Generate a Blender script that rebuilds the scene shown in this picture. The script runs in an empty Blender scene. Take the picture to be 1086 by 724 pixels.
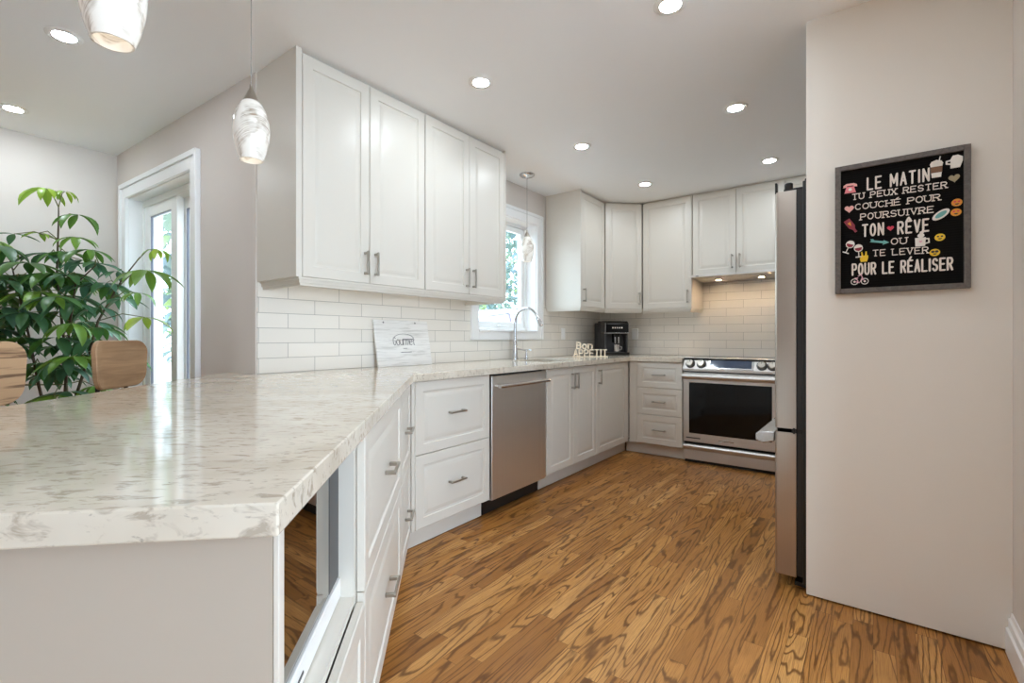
import bpy, bmesh, math, random
from mathutils import Vector, Matrix
random.seed(7)
PI = math.pi
S = bpy.context.scene
COL = S.collection

# ------------------------------------------------------------------ camera, sky, exposure
cam = bpy.data.cameras.new('camera'); camo = bpy.data.objects.new('camera', cam); COL.objects.link(camo)
F_PX = 505.0
cam.sensor_width = 36.0; cam.lens = F_PX / 1086 * 36.0
cam.shift_y = -4.5 / 1086; cam.clip_start = 0.02; cam.clip_end = 200
camo.location = (0, 0, 1.1); camo.rotation_euler = (PI/2, 0, math.atan(383/F_PX))
S.camera = camo
S.view_settings.view_transform = 'Standard'
S.view_settings.look = 'None'
S.view_settings.gamma = 1.0
S.view_settings.use_curve_mapping = False
S.view_settings.exposure = 0.22
S.cycles.use_denoising = True
S.cycles.max_bounces = 14; S.cycles.diffuse_bounces = 10; S.cycles.glossy_bounces = 5
S.cycles.transparent_max_bounces = 16; S.cycles.sample_clamp_indirect = 6.0
S.cycles.caustics_reflective = False; S.cycles.caustics_refractive = False

SKY = 6.8            # overcast sky strength
DOWNLIGHT = 225.0      # emission of the recessed lamps
w = bpy.data.worlds.new('world'); S.world = w; w.use_nodes = True
bg = w.node_tree.nodes['Background']; bg.inputs[0].default_value = (0.735, 0.93, 1.115, 1); bg.inputs[1].default_value = SKY

# ------------------------------------------------------------------ materials
def lin(c): return tuple((x/12.92 if x <= .04045 else ((x+.055)/1.055)**2.4) for x in c)
def rgb(r, g, b): return lin((r/255, g/255, b/255)) + (1.0,)
def new_mat(name):
    m = bpy.data.materials.new(name); m.use_nodes = True
    nt = m.node_tree; b = nt.nodes['Principled BSDF']
    return m, nt, b
def mat(name, col, rough=.5, metal=0., coat=0., spec=.5, emit=None, estr=0.):
    m, nt, b = new_mat(name)
    b.inputs['Base Color'].default_value = col; b.inputs['Roughness'].default_value = rough
    b.inputs['Metallic'].default_value = metal; b.inputs['Coat Weight'].default_value = coat
    b.inputs['Specular IOR Level'].default_value = spec
    if emit: b.inputs['Emission Color'].default_value = emit; b.inputs['Emission Strength'].default_value = estr
    return m
class N:
    """tiny node helper"""
    def __init__(s, nt): s.nt = nt
    def n(s, t, **kw):
        x = s.nt.nodes.new(t)
        for k, v in kw.items(): setattr(x, k, v)
        return x
    def link(s, a, b): s.nt.links.new(a, b)
    def val(s, sock, v):
        if hasattr(v, 'is_output') or isinstance(v, bpy.types.NodeSocket): s.link(v, sock)
        else: sock.default_value = v
    def math(s, op, a, b=0., c=None):
        x = s.n('ShaderNodeMath', operation=op); s.val(x.inputs[0], a); s.val(x.inputs[1], b)
        if c is not None: s.val(x.inputs[2], c)
        return x.outputs[0]
    def mix(s, fac, a, b, blend='MIX'):
        x = s.n('ShaderNodeMix', data_type='RGBA', blend_type=blend)
        s.val(x.inputs[0], fac); s.val(x.inputs[6], a); s.val(x.inputs[7], b); return x.outputs[2]
    def ramp(s, fac, stops):
        x = s.n('ShaderNodeValToRGB'); e = x.color_ramp.elements
        while len(e) < len(stops): e.new(.5)
        for el, (p, c) in zip(e, stops): el.position = p; el.color = c if len(c) == 4 else (*c, 1)
        s.link(fac, x.inputs[0]); return x.outputs[0]
    def obj(s): return s.n('ShaderNodeTexCoord').outputs['Object']
    def sep(s, v):
        x = s.n('ShaderNodeSeparateXYZ'); s.link(v, x.inputs[0]); return x.outputs
    def comb(s, x=0., y=0., z=0.):
        c = s.n('ShaderNodeCombineXYZ'); s.val(c.inputs[0], x); s.val(c.inputs[1], y); s.val(c.inputs[2], z); return c.outputs[0]
    def noise(s, vec, scale=5., detail=2., rough=.5, dist=0., dim='3D'):
        x = s.n('ShaderNodeTexNoise', noise_dimensions=dim); s.link(vec, x.inputs['Vector'])
        x.inputs['Scale'].default_value = scale; x.inputs['Detail'].default_value = detail
        x.inputs['Roughness'].default_value = rough; x.inputs['Distortion'].default_value = dist
        return x.outputs[0]
    def mapping(s, vec, scale=(1,1,1), rot=(0,0,0), loc=(0,0,0)):
        x = s.n('ShaderNodeMapping'); s.link(vec, x.inputs[0])
        x.inputs['Scale'].default_value = scale; x.inputs['Rotation'].default_value = rot; x.inputs['Location'].default_value = loc
        return x.outputs[0]
    def bump(s, h, strength=.2, dist=.01):
        x = s.n('ShaderNodeBump'); x.inputs['Strength'].default_value = strength; x.inputs['Distance'].default_value = dist
        s.link(h, x.inputs['Height']); return x.outputs[0]

M = {}
M['cabinet'] = mat('cabinet_paint', rgb(217, 211, 201), .36)
M['white_trim'] = mat('white_trim', rgb(240, 240, 240), .35)
M['wall'] = mat('wall_paint', rgb(216, 208, 201), .7, spec=.3)
M['partition'] = mat('partition_paint', rgb(232, 226, 217), .5, spec=.3)
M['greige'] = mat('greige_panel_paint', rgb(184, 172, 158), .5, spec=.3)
M['ceiling'] = mat('ceiling_paint', rgb(246, 247, 248), .85, spec=.2)
M['nickel'] = mat('brushed_nickel', rgb(176, 170, 160), .3, 1.)
M['chrome'] = mat('chrome', rgb(205, 205, 207), .18, 1.)
M['black'] = mat('black_plastic', rgb(28, 27, 27), .4)
M['black_gloss'] = mat('black_gloss', rgb(16, 16, 17), .12)
M['dark_grey'] = mat('dark_grey_plastic', rgb(62, 62, 64), .4)
M['black_metal'] = mat('black_metal', rgb(30, 28, 27), .45, .4)
M['seal'] = mat('grey_seal', rgb(118, 122, 136), .6)
M['white_plastic'] = mat('white_plastic', rgb(240, 240, 238), .35)
M['silver_plastic'] = mat('silver_plastic', rgb(190, 190, 190), .25, .8)
M['dark_gap'] = mat('dark_recess', rgb(45, 42, 40), .7)
M['lamp_disc'] = mat('lamp_disc', (1, 1, 1, 1), .5, emit=(.865, .965, 1.04, 1), estr=DOWNLIGHT)
M['added_under_lamp'] = mat('added_cabinet_lamp', (1, 1, 1, 1), .5, emit=(.95, .98, 1, 1), estr=15.)  # glow of the bars added under the wall cabinets
M['hood_lamp'] = mat('hood_lamp', (1, 1, 1, 1), .5, emit=(1, .74, .46, 1), estr=110.)
M['display'] = mat('display_glass', rgb(70, 82, 102), .08)
M['cream_wood'] = mat('cream_wood', rgb(236, 222, 200), .55)
M['ink'] = mat('grey_ink', rgb(120, 120, 122), .6)
M['white_letter'] = mat('white_letter', rgb(232, 222, 212), .5)
M['clay'] = mat('clay_pot', rgb(196, 190, 182), .6)
M['soil'] = mat('soil', rgb(54, 42, 34), .95)
M['bark'] = mat('bark', rgb(84, 70, 52), .8)
M['green_stem'] = mat('green_stem', rgb(108, 110, 62), .6)

def steel_mat(name, col, axis, rough=.3, amp=.06):
    m, nt, b = new_mat(name); k = N(nt)
    sc = [6, 6, 6]; sc[axis] = .6; sc = [x*60 if i != axis else x for i, x in enumerate(sc)]
    nz = k.noise(k.mapping(k.obj(), tuple(sc)), 1., 2.)
    lo = tuple(x*(1-amp) for x in col[:3])+(1,); hi = tuple(min(1, x*(1+amp)) for x in col[:3])+(1,)
    k.link(k.mix(nz, lo, hi), b.inputs['Base Color'])
    k.link(k.math('MULTIPLY_ADD', nz, .12, rough-.06), b.inputs['Roughness'])
    b.inputs['Metallic'].default_value = 1.
    return m
M['steel'] = steel_mat('stainless_steel', rgb(206, 202, 198), 0, .38)
M['steel_v'] = steel_mat('stainless_steel_vertical', rgb(232, 229, 225), 2, .42)
M['steel_fridge'] = steel_mat('stainless_steel_fridge', rgb(186, 176, 166), 2, .3)
M['glass_mirror'] = mat('dark_mirror_glass', rgb(138, 132, 126), .02, 1.)
M['oven_glass'] = mat('oven_glass', rgb(8, 7, 7), .06, spec=.25)

def glass_mat():
    m, nt, b = new_mat('window_glass'); k = N(nt)
    nt.nodes.remove(b)
    out = [n for n in nt.nodes if n.type == 'OUTPUT_MATERIAL'][0]
    t = k.n('ShaderNodeBsdfTransparent'); t.inputs[0].default_value = (.97, .985, .98, 1)
    g = k.n('ShaderNodeBsdfGlossy'); g.inputs['Roughness'].default_value = .0
    f = k.n('ShaderNodeLayerWeight'); f.inputs[0].default_value = .5
    fac = k.math('MULTIPLY_ADD', k.math('POWER', f.outputs['Facing'], 5.), .6, .03)
    mx = k.n('ShaderNodeMixShader'); k.link(fac, mx.inputs[0]); k.link(t.outputs[0], mx.inputs[1]); k.link(g.outputs[0], mx.inputs[2])
    k.link(mx.outputs[0], out.inputs[0]); return m
M['glass'] = glass_mat()

def floor_mat():
    m, nt, b = new_mat('oak_strip_floor'); k = N(nt)
    p = k.sep(k.obj()); W = .062
    xi = k.math('FLOOR', k.math('DIVIDE', p[0], W))
    fx = k.math('FRACT', k.math('DIVIDE', p[0], W))
    wn = k.n('ShaderNodeTexWhiteNoise', noise_dimensions='1D'); k.link(xi, wn.inputs['W'])
    L = k.math('MULTIPLY_ADD', wn.outputs[0], .55, .55)
    yo = k.math('DIVIDE', k.math('ADD', p[1], k.math('MULTIPLY', wn.outputs[0], 17.3)), L)
    yi = k.math('FLOOR', yo); fy = k.math('FRACT', yo)
    wn2 = k.n('ShaderNodeTexWhiteNoise', noise_dimensions='2D'); k.link(k.comb(xi, yi), wn2.inputs['Vector'])
    rc = k.sep(wn2.outputs['Color'])
    # board tone
    tone = k.ramp(wn2.outputs[0], [(0, rgb(158, 106, 52)), (.3, rgb(178, 122, 62)), (.7, rgb(194, 138, 74)), (1, rgb(210, 156, 92))])
    # grain : contour lines of a stretched noise
    gx = k.math('ADD', p[0], k.math('MULTIPLY', rc[0], 31.)); gy = k.math('ADD', p[1], k.math('MULTIPLY', rc[1], 57.))
    v = k.comb(k.math('MULTIPLY', gx, 11.), k.math('MULTIPLY', gy, 1.0), k.math('MULTIPLY', rc[2], 9.))
    n1 = k.noise(v, 1., 1.6, .45, .25)
    wob = k.noise(k.comb(k.math('MULTIPLY', gx, 60.), k.math('MULTIPLY', gy, 14.), 0.), 1., 2.)
    rings = k.math('FRACT', k.math('ADD', k.math('MULTIPLY', n1, k.math('MULTIPLY_ADD', rc[0], 9., 9.)), k.math('MULTIPLY', wob, .45)))
    tri = k.math('ABSOLUTE', k.math('MULTIPLY_ADD', rings, 2., -1.))
    line = k.ramp(tri, [(0, (0, 0, 0)), (.62, (.06, .06, .06)), (.84, (.8, .8, .8)), (1, (1, 1, 1))])
    fine = k.noise(k.comb(k.math('MULTIPLY', gx, 420.), k.math('MULTIPLY', gy, 9.), 0.), 1., 2., .6)
    pores = k.ramp(fine, [(.38, (1, 1, 1)), (.56, (0, 0, 0))])
    patch = k.noise(k.comb(k.math('MULTIPLY', gx, 8.), k.math('MULTIPLY', gy, 2.2), 1.), 1., 3.)
    c = k.mix(k.math('MULTIPLY', line, .8), tone, rgb(78, 44, 18))
    c = k.mix(k.math('MULTIPLY', pores, .42), c, rgb(110, 66, 28))
    c = k.mix(k.ramp(patch, [(.45, (0, 0, 0)), (.75, (.5, .5, .5))]), c, rgb(138, 88, 42))
    # seams
    ex = k.math('MINIMUM', fx, k.math('SUBTRACT', 1., fx)); ey = k.math('MULTIPLY', k.math('MINIMUM', fy, k.math('SUBTRACT', 1., fy)), k.math('DIVIDE', L, W))
    seam = k.math('LESS_THAN', k.math('MINIMUM', ex, ey), .016)
    c = k.mix(k.math('MULTIPLY', seam, .45), c, rgb(46, 27, 12))
    k.link(c, b.inputs['Base Color'])
    b.inputs['Roughness'].default_value = .33
    b.inputs['Specular IOR Level'].default_value = .25
    k.link(k.bump(k.math('ADD', k.math('MULTIPLY', line, -.3), k.math('MULTIPLY', seam, -1.)), .12, .002), b.inputs['Normal'])
    return m
M['floor'] = floor_mat()

def quartz_mat():
    m, nt, b = new_mat('veined_quartz'); k = N(nt)
    o = k.obj()
    r = k.mapping(o, (1, 1, 1), (0, 0, math.radians(-38)))
    v1 = k.noise(k.mapping(r, (24, 60, 46)), 1., 4., .64, .6)
    fl = k.ramp(v1, [(.35, (1, 1, 1)), (.47, (0, 0, 0))])
    v2 = k.noise(k.mapping(r, (50, 110, 90)), 1., 3., .6, .3)
    sp = k.ramp(v2, [(.27, (1, 1, 1)), (.36, (0, 0, 0))])
    cl = k.noise(k.mapping(r, (5, 9, 7)), 1., 3.)
    base = k.mix(k.ramp(cl, [(.4, (0, 0, 0)), (.7, (1, 1, 1))]), rgb(220, 211, 196), rgb(204, 193, 176))
    c = k.mix(k.math('MULTIPLY', fl, .6), base, rgb(146, 130, 112))
    c = k.mix(k.math('MULTIPLY', sp, .6), c, rgb(120, 110, 102))
    k.link(c, b.inputs['Base Color']); b.inputs['Roughness'].default_value = .09
    return m
M['quartz'] = quartz_mat()

def tile_mat(name, axis, off):
    m, nt, b = new_mat(name); k = N(nt)
    p = k.sep(k.obj())
    v = k.comb(k.math('ADD', p[axis], off), k.math('SUBTRACT', p[2], .9145), 0.)
    br = k.n('ShaderNodeTexBrick', offset=.5, squash=1.)
    k.link(v, br.inputs['Vector'])
    for key, val in (('Scale', 1.), ('Mortar Size', .0016), ('Mortar Smooth', .15), ('Bias', 0.), ('Brick Width', .305), ('Row Height', .0777)): br.inputs[key].default_value = val
    br.inputs['Color1'].default_value = rgb(232, 227, 219); br.inputs['Color2'].default_value = rgb(227, 222, 214); br.inputs['Mortar'].default_value = rgb(170, 166, 160)
    k.link(br.outputs['Color'], b.inputs['Base Color'])
    inv = k.math('SUBTRACT', 1., br.outputs['Fac'])
    wav = k.noise(k.obj(), 9., 2.)
    k.link(k.bump(k.math('ADD', inv, k.math('MULTIPLY', wav, .25)), .35, .0025), b.inputs['Normal'])
    b.inputs['Roughness'].default_value = .16
    return m
M['tile_side'] = tile_mat('subway_tile_side', 1, -1.4517-.1525)
M['tile_back'] = tile_mat('subway_tile_back', 0, 1.897-.1525)

def wood_mat(name, c0, c1, scale=(3, 40, 40), contrast=(.35, .7), rough=.5):
    m, nt, b = new_mat(name); k = N(nt)
    nz = k.noise(k.mapping(k.obj(), scale), 1., 4., .6, .8)
    k.link(k.ramp(nz, [(contrast[0], c0), (contrast[1], c1)]), b.inputs['Base Color']); b.inputs['Roughness'].default_value = rough
    return m
M['stool_wood'] = wood_mat('walnut_ply', rgb(150, 116, 84), rgb(186, 150, 114), (4, 8, 40), (.3, .75))
M['stool_wood_striped'] = wood_mat('striped_walnut_ply', rgb(120, 90, 66), rgb(194, 158, 122), (2.5, 10, 75), (.34, .46))
M['frame_wood'] = wood_mat('grey_frame_wood', rgb(84, 78, 74), rgb(112, 104, 98), (60, 60, 60), (.3, .7), .6)
M['whitewash'] = wood_mat('whitewashed_board', rgb(204, 202, 198), rgb(228, 226, 223), (5, 5, 70), (.34, .52), .6)
def felt_mat():
    m, nt, b = new_mat('black_felt'); k = N(nt)
    p = k.sep(k.obj())
    s = k.math('ABSOLUTE', k.math('SUBTRACT', k.math('FRACT', k.math('MULTIPLY', p[2], 110.)), .5))
    k.link(k.mix(s, rgb(12, 11, 11), rgb(30, 28, 27)), b.inputs['Base Color'])
    b.inputs['Roughness'].default_value = .9; b.inputs['Specular IOR Level'].default_value = .1
    return m
M['felt'] = felt_mat()

def pendant_mat():
    m, nt, b = new_mat('marbled_glass'); k = N(nt)
    o = k.mapping(k.obj(), (1, 1, 1), (0, math.radians(38), math.radians(20)))
    d = k.noise(o, 9., 3., .5)
    s = k.sep(o)
    wv = k.math('FRACT', k.math('ADD', k.math('MULTIPLY', s[2], 9.), k.math('MULTIPLY', d, 3.2)))
    tri = k.math('ABSOLUTE', k.math('MULTIPLY_ADD', wv, 2., -1.))
    fine = k.noise(k.mapping(o, (10, 10, 160)), 1., 3., .6, 1.)
    vein = k.math('MULTIPLY', k.ramp(tri, [(.45, (0, 0, 0)), (.95, (1, 1, 1))]), k.ramp(fine, [(.35, (0, 0, 0)), (.65, (1, 1, 1))]))
    c = k.mix(vein, rgb(228, 225, 219), rgb(150, 135, 118))
    k.link(c, b.inputs['Base Color']); b.inputs['Roughness'].default_value = .12
    k.link(c, b.inputs['Emission Color']); b.inputs['Emission Strength'].default_value = .2
    return m
M['pendant'] = pendant_mat()
M['pendant_bulb'] = mat('pendant_bulb', (1, 1, 1, 1), .5, emit=(1, .92, .8, 1), estr=1.4)

def leaf_mat(name, dark, light, blue):
    m, nt, b = new_mat(name); k = N(nt)
    a = k.n('ShaderNodeVertexColor'); a.layer_name = 'tone'
    t = k.sep(a.outputs[0])
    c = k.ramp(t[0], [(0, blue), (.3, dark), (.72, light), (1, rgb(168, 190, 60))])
    k.link(c, b.inputs['Base Color']); b.inputs['Roughness'].default_value = .38
    b.inputs['Specular IOR Level'].default_value = .45
    nt.nodes.remove([n for n in nt.nodes if n.type == 'OUTPUT_MATERIAL'][0])
    out = k.n('ShaderNodeOutputMaterial'); tr = k.n('ShaderNodeBsdfTranslucent'); mx = k.n('ShaderNodeMixShader'); mx.inputs[0].default_value = .25
    k.link(c, tr.inputs[0]); k.link(b.outputs[0], mx.inputs[1]); k.link(tr.outputs[0], mx.inputs[2]); k.link(mx.outputs[0], out.inputs[0])
    return m
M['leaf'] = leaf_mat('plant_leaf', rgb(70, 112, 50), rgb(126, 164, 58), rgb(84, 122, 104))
M['hazed_tree_leaf'] = leaf_mat('hazed_tree_leaf', rgb(112, 130, 128), rgb(140, 156, 130), rgb(120, 138, 150))  # outdoor haze and overexposure put into the pale bluish leaf colours

# ------------------------------------------------------------------ mesh builder
class MB:
    def __init__(s): s.v = []; s.f = []; s.tone = None
    def add(s, vs, fs):
        o = len(s.v); s.v += [tuple(x) for x in vs]; s.f += [tuple(i+o for i in f) for f in fs]; return s
    def box(s, x0, x1, y0, y1, z0, z1):
        vs = [(x, y, z) for z in (z0, z1) for y in (y0, y1) for x in (x0, x1)]
        return s.add(vs, [(0, 2, 3, 1), (4, 5, 7, 6), (0, 1, 5, 4), (2, 6, 7, 3), (0, 4, 6, 2), (1, 3, 7, 5)])
    def tube(s, pts, r, n=12, caps=True):
        pts = [Vector(p) for p in pts]; R = r if isinstance(r, (list, tuple)) else [r]*len(pts)
        rings = []; up = None
        for i, p in enumerate(pts):
            t = (pts[min(i+1, len(pts)-1)] - pts[max(i-1, 0)]).normalized()
            if up is None: up = Vector((0, 0, 1)) if abs(t.z) < .9 else Vector((1, 0, 0))
            a = (up - t*up.dot(t)).normalized(); bb = t.cross(a); up = a
            rings.append([p + (a*math.cos(2*PI*j/n) + bb*math.sin(2*PI*j/n))*R[i] for j in range(n)])
        vs = [q for rg in rings for q in rg]; fs = []
        for i in range(len(pts)-1):
            for j in range(n): fs.append((i*n+j, i*n+(j+1) % n, (i+1)*n+(j+1) % n, (i+1)*n+j))
        if caps: fs.append(tuple(range(n))[::-1]); fs.append(tuple((len(pts)-1)*n+j for j in range(n)))
        return s.add(vs, fs)
    def lathe(s, prof, c=(0, 0, 0), n=32, axis='z', cap0=True, cap1=True):
        vs = []
        for r, z in prof:
            for j in range(n):
                a = 2*PI*j/n; x, y = r*math.cos(a), r*math.sin(a)
                if axis == 'z': q = (x, y, z)
                elif axis == 'y': q = (x, z, y)
                else: q = (z, x, y)
                vs.append((q[0]+c[0], q[1]+c[1], q[2]+c[2]))
        fs = [(i*n+j, i*n+(j+1) % n, (i+1)*n+(j+1) % n, (i+1)*n+j) for i in range(len(prof)-1) for j in range(n)]
        if cap0 and prof[0][0] > 1e-6: fs.append(tuple(range(n))[::-1])
        if cap1 and prof[-1][0] > 1e-6: fs.append(tuple((len(prof)-1)*n+j for j in range(n)))
        return s.add(vs, fs)
    def prism(s, poly, z0, z1, axis='z'):
        n = len(poly); vs = []
        for z in (z0, z1):
            for a, b in poly: vs.append((a, b, z) if axis == 'z' else ((a, z, b) if axis == 'y' else (z, a, b)))
        fs = [tuple(range(n))[::-1], tuple(range(n, 2*n))] + [(i, (i+1) % n, n+(i+1) % n, n+i) for i in range(n)]
        return s.add(vs, fs)
    def rings(s, rs, cap0=True, cap1=True):
        """rs: list of loops of equal length"""
        n = len(rs[0]); vs = [p for r in rs for p in r]
        fs = [(i*n+j, i*n+(j+1) % n, (i+1)*n+(j+1) % n, (i+1)*n+j) for i in range(len(rs)-1) for j in range(n)]
        if cap0: fs.append(tuple(range(n))[::-1])
        if cap1: fs.append(tuple((len(rs)-1)*n+j for j in range(n)))
        return s.add(vs, fs)
    def panel(s, x0, x1, z0, z1, th=.019, f=.052, raised=True, y=0.):
        prof = [(0, th), (0, .003), (.003, 0)]
        if raised: prof += [(f, 0), (f+.003, .0055), (f+.014, .0065), (f+.034, .0012), (f+.037, .001)]
        rs = []
        for i, d in prof: rs.append([(x0+i, y+d, z0+i), (x1-i, y+d, z0+i), (x1-i, y+d, z1-i), (x0+i, y+d, z1-i)])
        return s.rings(rs)
    def build(s, name, m, parent=None, bevel=0., seg=2, smooth=None, mats=None):
        me = bpy.data.meshes.new(name); me.from_pydata(s.v, [], s.f); me.update()
        bm = bmesh.new(); bm.from_mesh(me)
        bmesh.ops.recalc_face_normals(bm, faces=bm.faces)
        if bevel:
            bmesh.ops.remove_doubles(bm, verts=bm.verts, dist=1e-6)
            es = [e for e in bm.edges if len(e.link_faces) == 2 and e.calc_face_angle(0) > .6]
            for f in bm.faces: f.smooth = False
            rb = bmesh.ops.bevel(bm, geom=es, offset=bevel, segments=seg, affect='EDGES', profile=.5)
            for f in rb['faces']: f.smooth = True
        bm.to_mesh(me); bm.free()
        me.materials.append(M[m] if isinstance(m, str) else m)
        if smooth:
            me.polygons.foreach_set('use_smooth', [True]*len(me.polygons))
            me.set_sharp_from_angle(angle=math.radians(smooth))
        o = bpy.data.objects.new(name, me); COL.objects.link(o)
        if parent: o.parent = parent
        return o
def thing(name, label, cat, loc=(0, 0, 0), rotz=0., group=None):
    o = bpy.data.objects.new(name, None); COL.objects.link(o); o.empty_display_size = .1
    o.location = loc; o.rotation_euler = (0, 0, rotz); o['label'] = label; o['category'] = cat
    if group: o['group'] = group
    return o
def tag(o, label, cat, group=None, kind=None):
    o['label'] = label; o['category'] = cat
    if group: o['group'] = group
    if kind: o['kind'] = kind
    return o
def struct(o): o['kind'] = 'structure'; return o
def copy_tree(o, parent=None):
    c = o.copy(); COL.objects.link(c)
    if parent: c.parent = parent
    for ch in list(o.children): copy_tree(ch, c)
    return c
def box(name, m, parent, *b, bevel=0.):
    return MB().box(*b).build(name, m, parent, bevel)

# ------------------------------------------------------------------ room dimensions
XW, YB, ZC = -2.49, 4.94, 2.44          # sink wall, range wall, ceiling
P0 = Vector((-2.49, 1.135)); P1 = Vector((-4.44, 1.04))
PE = (P1-P0).normalized(); PN = Vector((-PE.y, PE.x)) if PE.x > 0 else Vector((PE.y, -PE.x))   # PN points outdoors
def pw(s, d): q = P0 + PE*s + PN*d; return (q.x, q.y)
XD, XR = -4.45, .387                    # dining wall, right wall

# ------------------------------------------------------------------ structure
fl = MB(); fl.box(-4.7, 2.6, -2.6, 5.2, -.12, 0); struct(fl.build('floor', 'floor'))
ce = MB(); ce.prism([(-4.7, -2.6), (2.6, -2.6), (2.6, 5.2), (-2.7, 5.2), (-2.7, 1.34), (-4.7, 1.26)], ZC, ZC+.12); struct(ce.build('ceiling', 'ceiling'))
# sink wall with window opening y 2.83..3.65, z 1.155..2.135
WY0, WY1, WZ0, WZ1 = 2.83, 3.65, 1.155, 2.135
wl = MB()
wl.box(XW-.2, XW, 1.14, WY0, 0, ZC); wl.box(XW-.2, XW, WY1, YB+.2, 0, ZC); wl.box(XW-.2, XW, WY0, WY1, 0, WZ0); wl.box(XW-.2, XW, WY0, WY1, WZ1, ZC)
struct(wl.build('wall_left', 'wall'))
struct(MB().box(XW, XR+.2, YB, YB+.2, 0, ZC).build('wall_back', 'wall'))
struct(MB().box(XR, XR+.15, 1.75, YB, 0, ZC).build('wall_right', 'wall'))
struct(MB().box(XD-.2, XD, -2.6, 1.04, 0, ZC).build('wall_dining', 'wall'))
# patio wall with a door opening s .70..1.74, z 0..2.08
DS0, DS1, DZ1 = .70, 1.735, 2.085
wp = MB()
def seg(mb, s0, s1, d0, d1, z0, z1): mb.prism([pw(s0, d0), pw(s1, d0), pw(s1, d1), pw(s0, d1)], z0, z1)
seg(wp, .0, DS0, 0, .2, 0, ZC); seg(wp, DS1, 2.2, 0, .2, 0, ZC); seg(wp, DS0, DS1, 0, .2, DZ1, ZC)
struct(wp.build('wall_patio', 'wall'))
# fridge enclosure panel (floor to ceiling)
struct(MB().box(-.227, XR, 2.372, 2.390, .008, ZC).build('wall_partition', 'partition', None, .001))
# baseboard right
bb = MB().prism([(XR, 0), (XR-.018, 0), (XR-.018, .085), (XR-.012, .09), (XR-.012, .118), (XR-.006, .124), (XR-.004, .14), (XR, .14)], 1.75, 2.371, 'y')
struct(bb.build('baseboard_right', 'white_trim'))
# far end of the open-plan room behind the viewer, unseen; wide side opening added to let daylight in
struct(MB().box(-4.7, 2.6, -2.75, -2.6, 0, ZC).build('wall_rear', 'wall'))
we = MB(); we.box(2.6, 2.75, -2.75, -1.3, 0, ZC); we.box(2.6, 2.75, 1.66, 1.9, 0, ZC); we.box(2.6, 2.75, -1.3, 1.66, 0, .15); we.box(2.6, 2.75, -1.3, 1.66, 2.36, ZC); we.box(XR+.15, 2.6, 1.75, 1.9, 0, ZC)
struct(we.build('wall_side', 'wall'))
# backsplash tiles
ts = MB(); ts.box(XW, XW+.008, 1.142, YB-.008, .9145, 1.079); ts.box(XW, XW+.008, 1.142, 2.738, 1.079, 1.40); ts.box(XW, XW+.008, 3.742, YB-.008, 1.079, 1.40)
struct(ts.build('trim_1', 'tile_side'))
struct(MB().box(XW+.008, -.4, YB-.008, YB, .9145, 1.70).build('trim_2', 'tile_back'))

# ------------------------------------------------------------------ kitchen window
wd = struct(bpy.data.objects.new('window_1', None)); COL.objects.link(wd)
def rect_frame(mb, axis, a0, a1, z0, z1, wd_, d0, d1):
    """frame ring in plane; axis='x': runs along y at x d0..d1"""
    for (p0, p1, q0, q1) in ((a0, a0+wd_, z0, z1), (a1-wd_, a1, z0, z1), (a0+wd_, a1-wd_, z0, z0+wd_), (a0+wd_, a1-wd_, z1-wd_, z1)):
        if axis == 'x': mb.box(d0, d1, p0, p1, q0, q1)
        else: mb.box(p0, p1, d0, d1, q0, q1)
m = MB(); rect_frame(m, 'x', WY0, WY1, WZ0, WZ1, .035, XW-.17, XW-.10); m.build('window_frame', 'white_plastic', wd, .003)
m = MB(); rect_frame(m, 'x', WY0+.035, WY1-.035, WZ0+.035, WZ1-.035, .045, XW-.155, XW-.115); m.build('window_sash', 'white_plastic', wd, .004)
box('window_glass', 'glass', wd, XW-.138, XW-.134, WY0+.078, WY1-.078, WZ0+.078, WZ1-.078)
m = MB(); m.box(XW-.112, XW-.095, 3.2, 3.3, WZ0+.04, WZ0+.055); m.box(XW-.1, XW-.085, 3.22, 3.235, WZ0+.04, WZ0+.07); m.build('window_crank', 'white_plastic', wd)
m = MB(); jt = .006
m.box(XW-.10, XW+.001, WY0, WY0+jt, WZ0, WZ1); m.box(XW-.10, XW+.001, WY1-jt, WY1, WZ0, WZ1); m.box(XW-.10, XW+.001, WY0+jt, WY1-jt, WZ1-jt, WZ1); m.build('window_jamb', 'white_trim', wd)
tr = MB()
cw = .088
for (a, b_, c, d) in ((WY0-cw, WY0, WZ0-.075, WZ1+cw), (WY1, WY1+cw, WZ0-.075, WZ1+cw), (WY0, WY1, WZ1, WZ1+cw), (WY0, WY1, WZ0-.075, WZ0)):
    tr.box(XW, XW+.018, a, b_, c, d)
for (a, b_, c, d) in ((WY0-cw-.004, WY0-cw+.022, WZ0-.075, WZ1+cw+.004), (WY1+cw-.022, WY1+cw+.004, WZ0-.075, WZ1+cw+.004), (WY0-cw+.022, WY1+cw-.022, WZ1+cw-.022, WZ1+cw+.004)):
    tr.box(XW+.004, XW+.026, a, b_, c, d)
tr.box(XW-.09, XW+.024, WY0, WY1, WZ0-.012, WZ0+.006)
tr.build('window_casing', 'white_trim', wd, .003)

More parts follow.
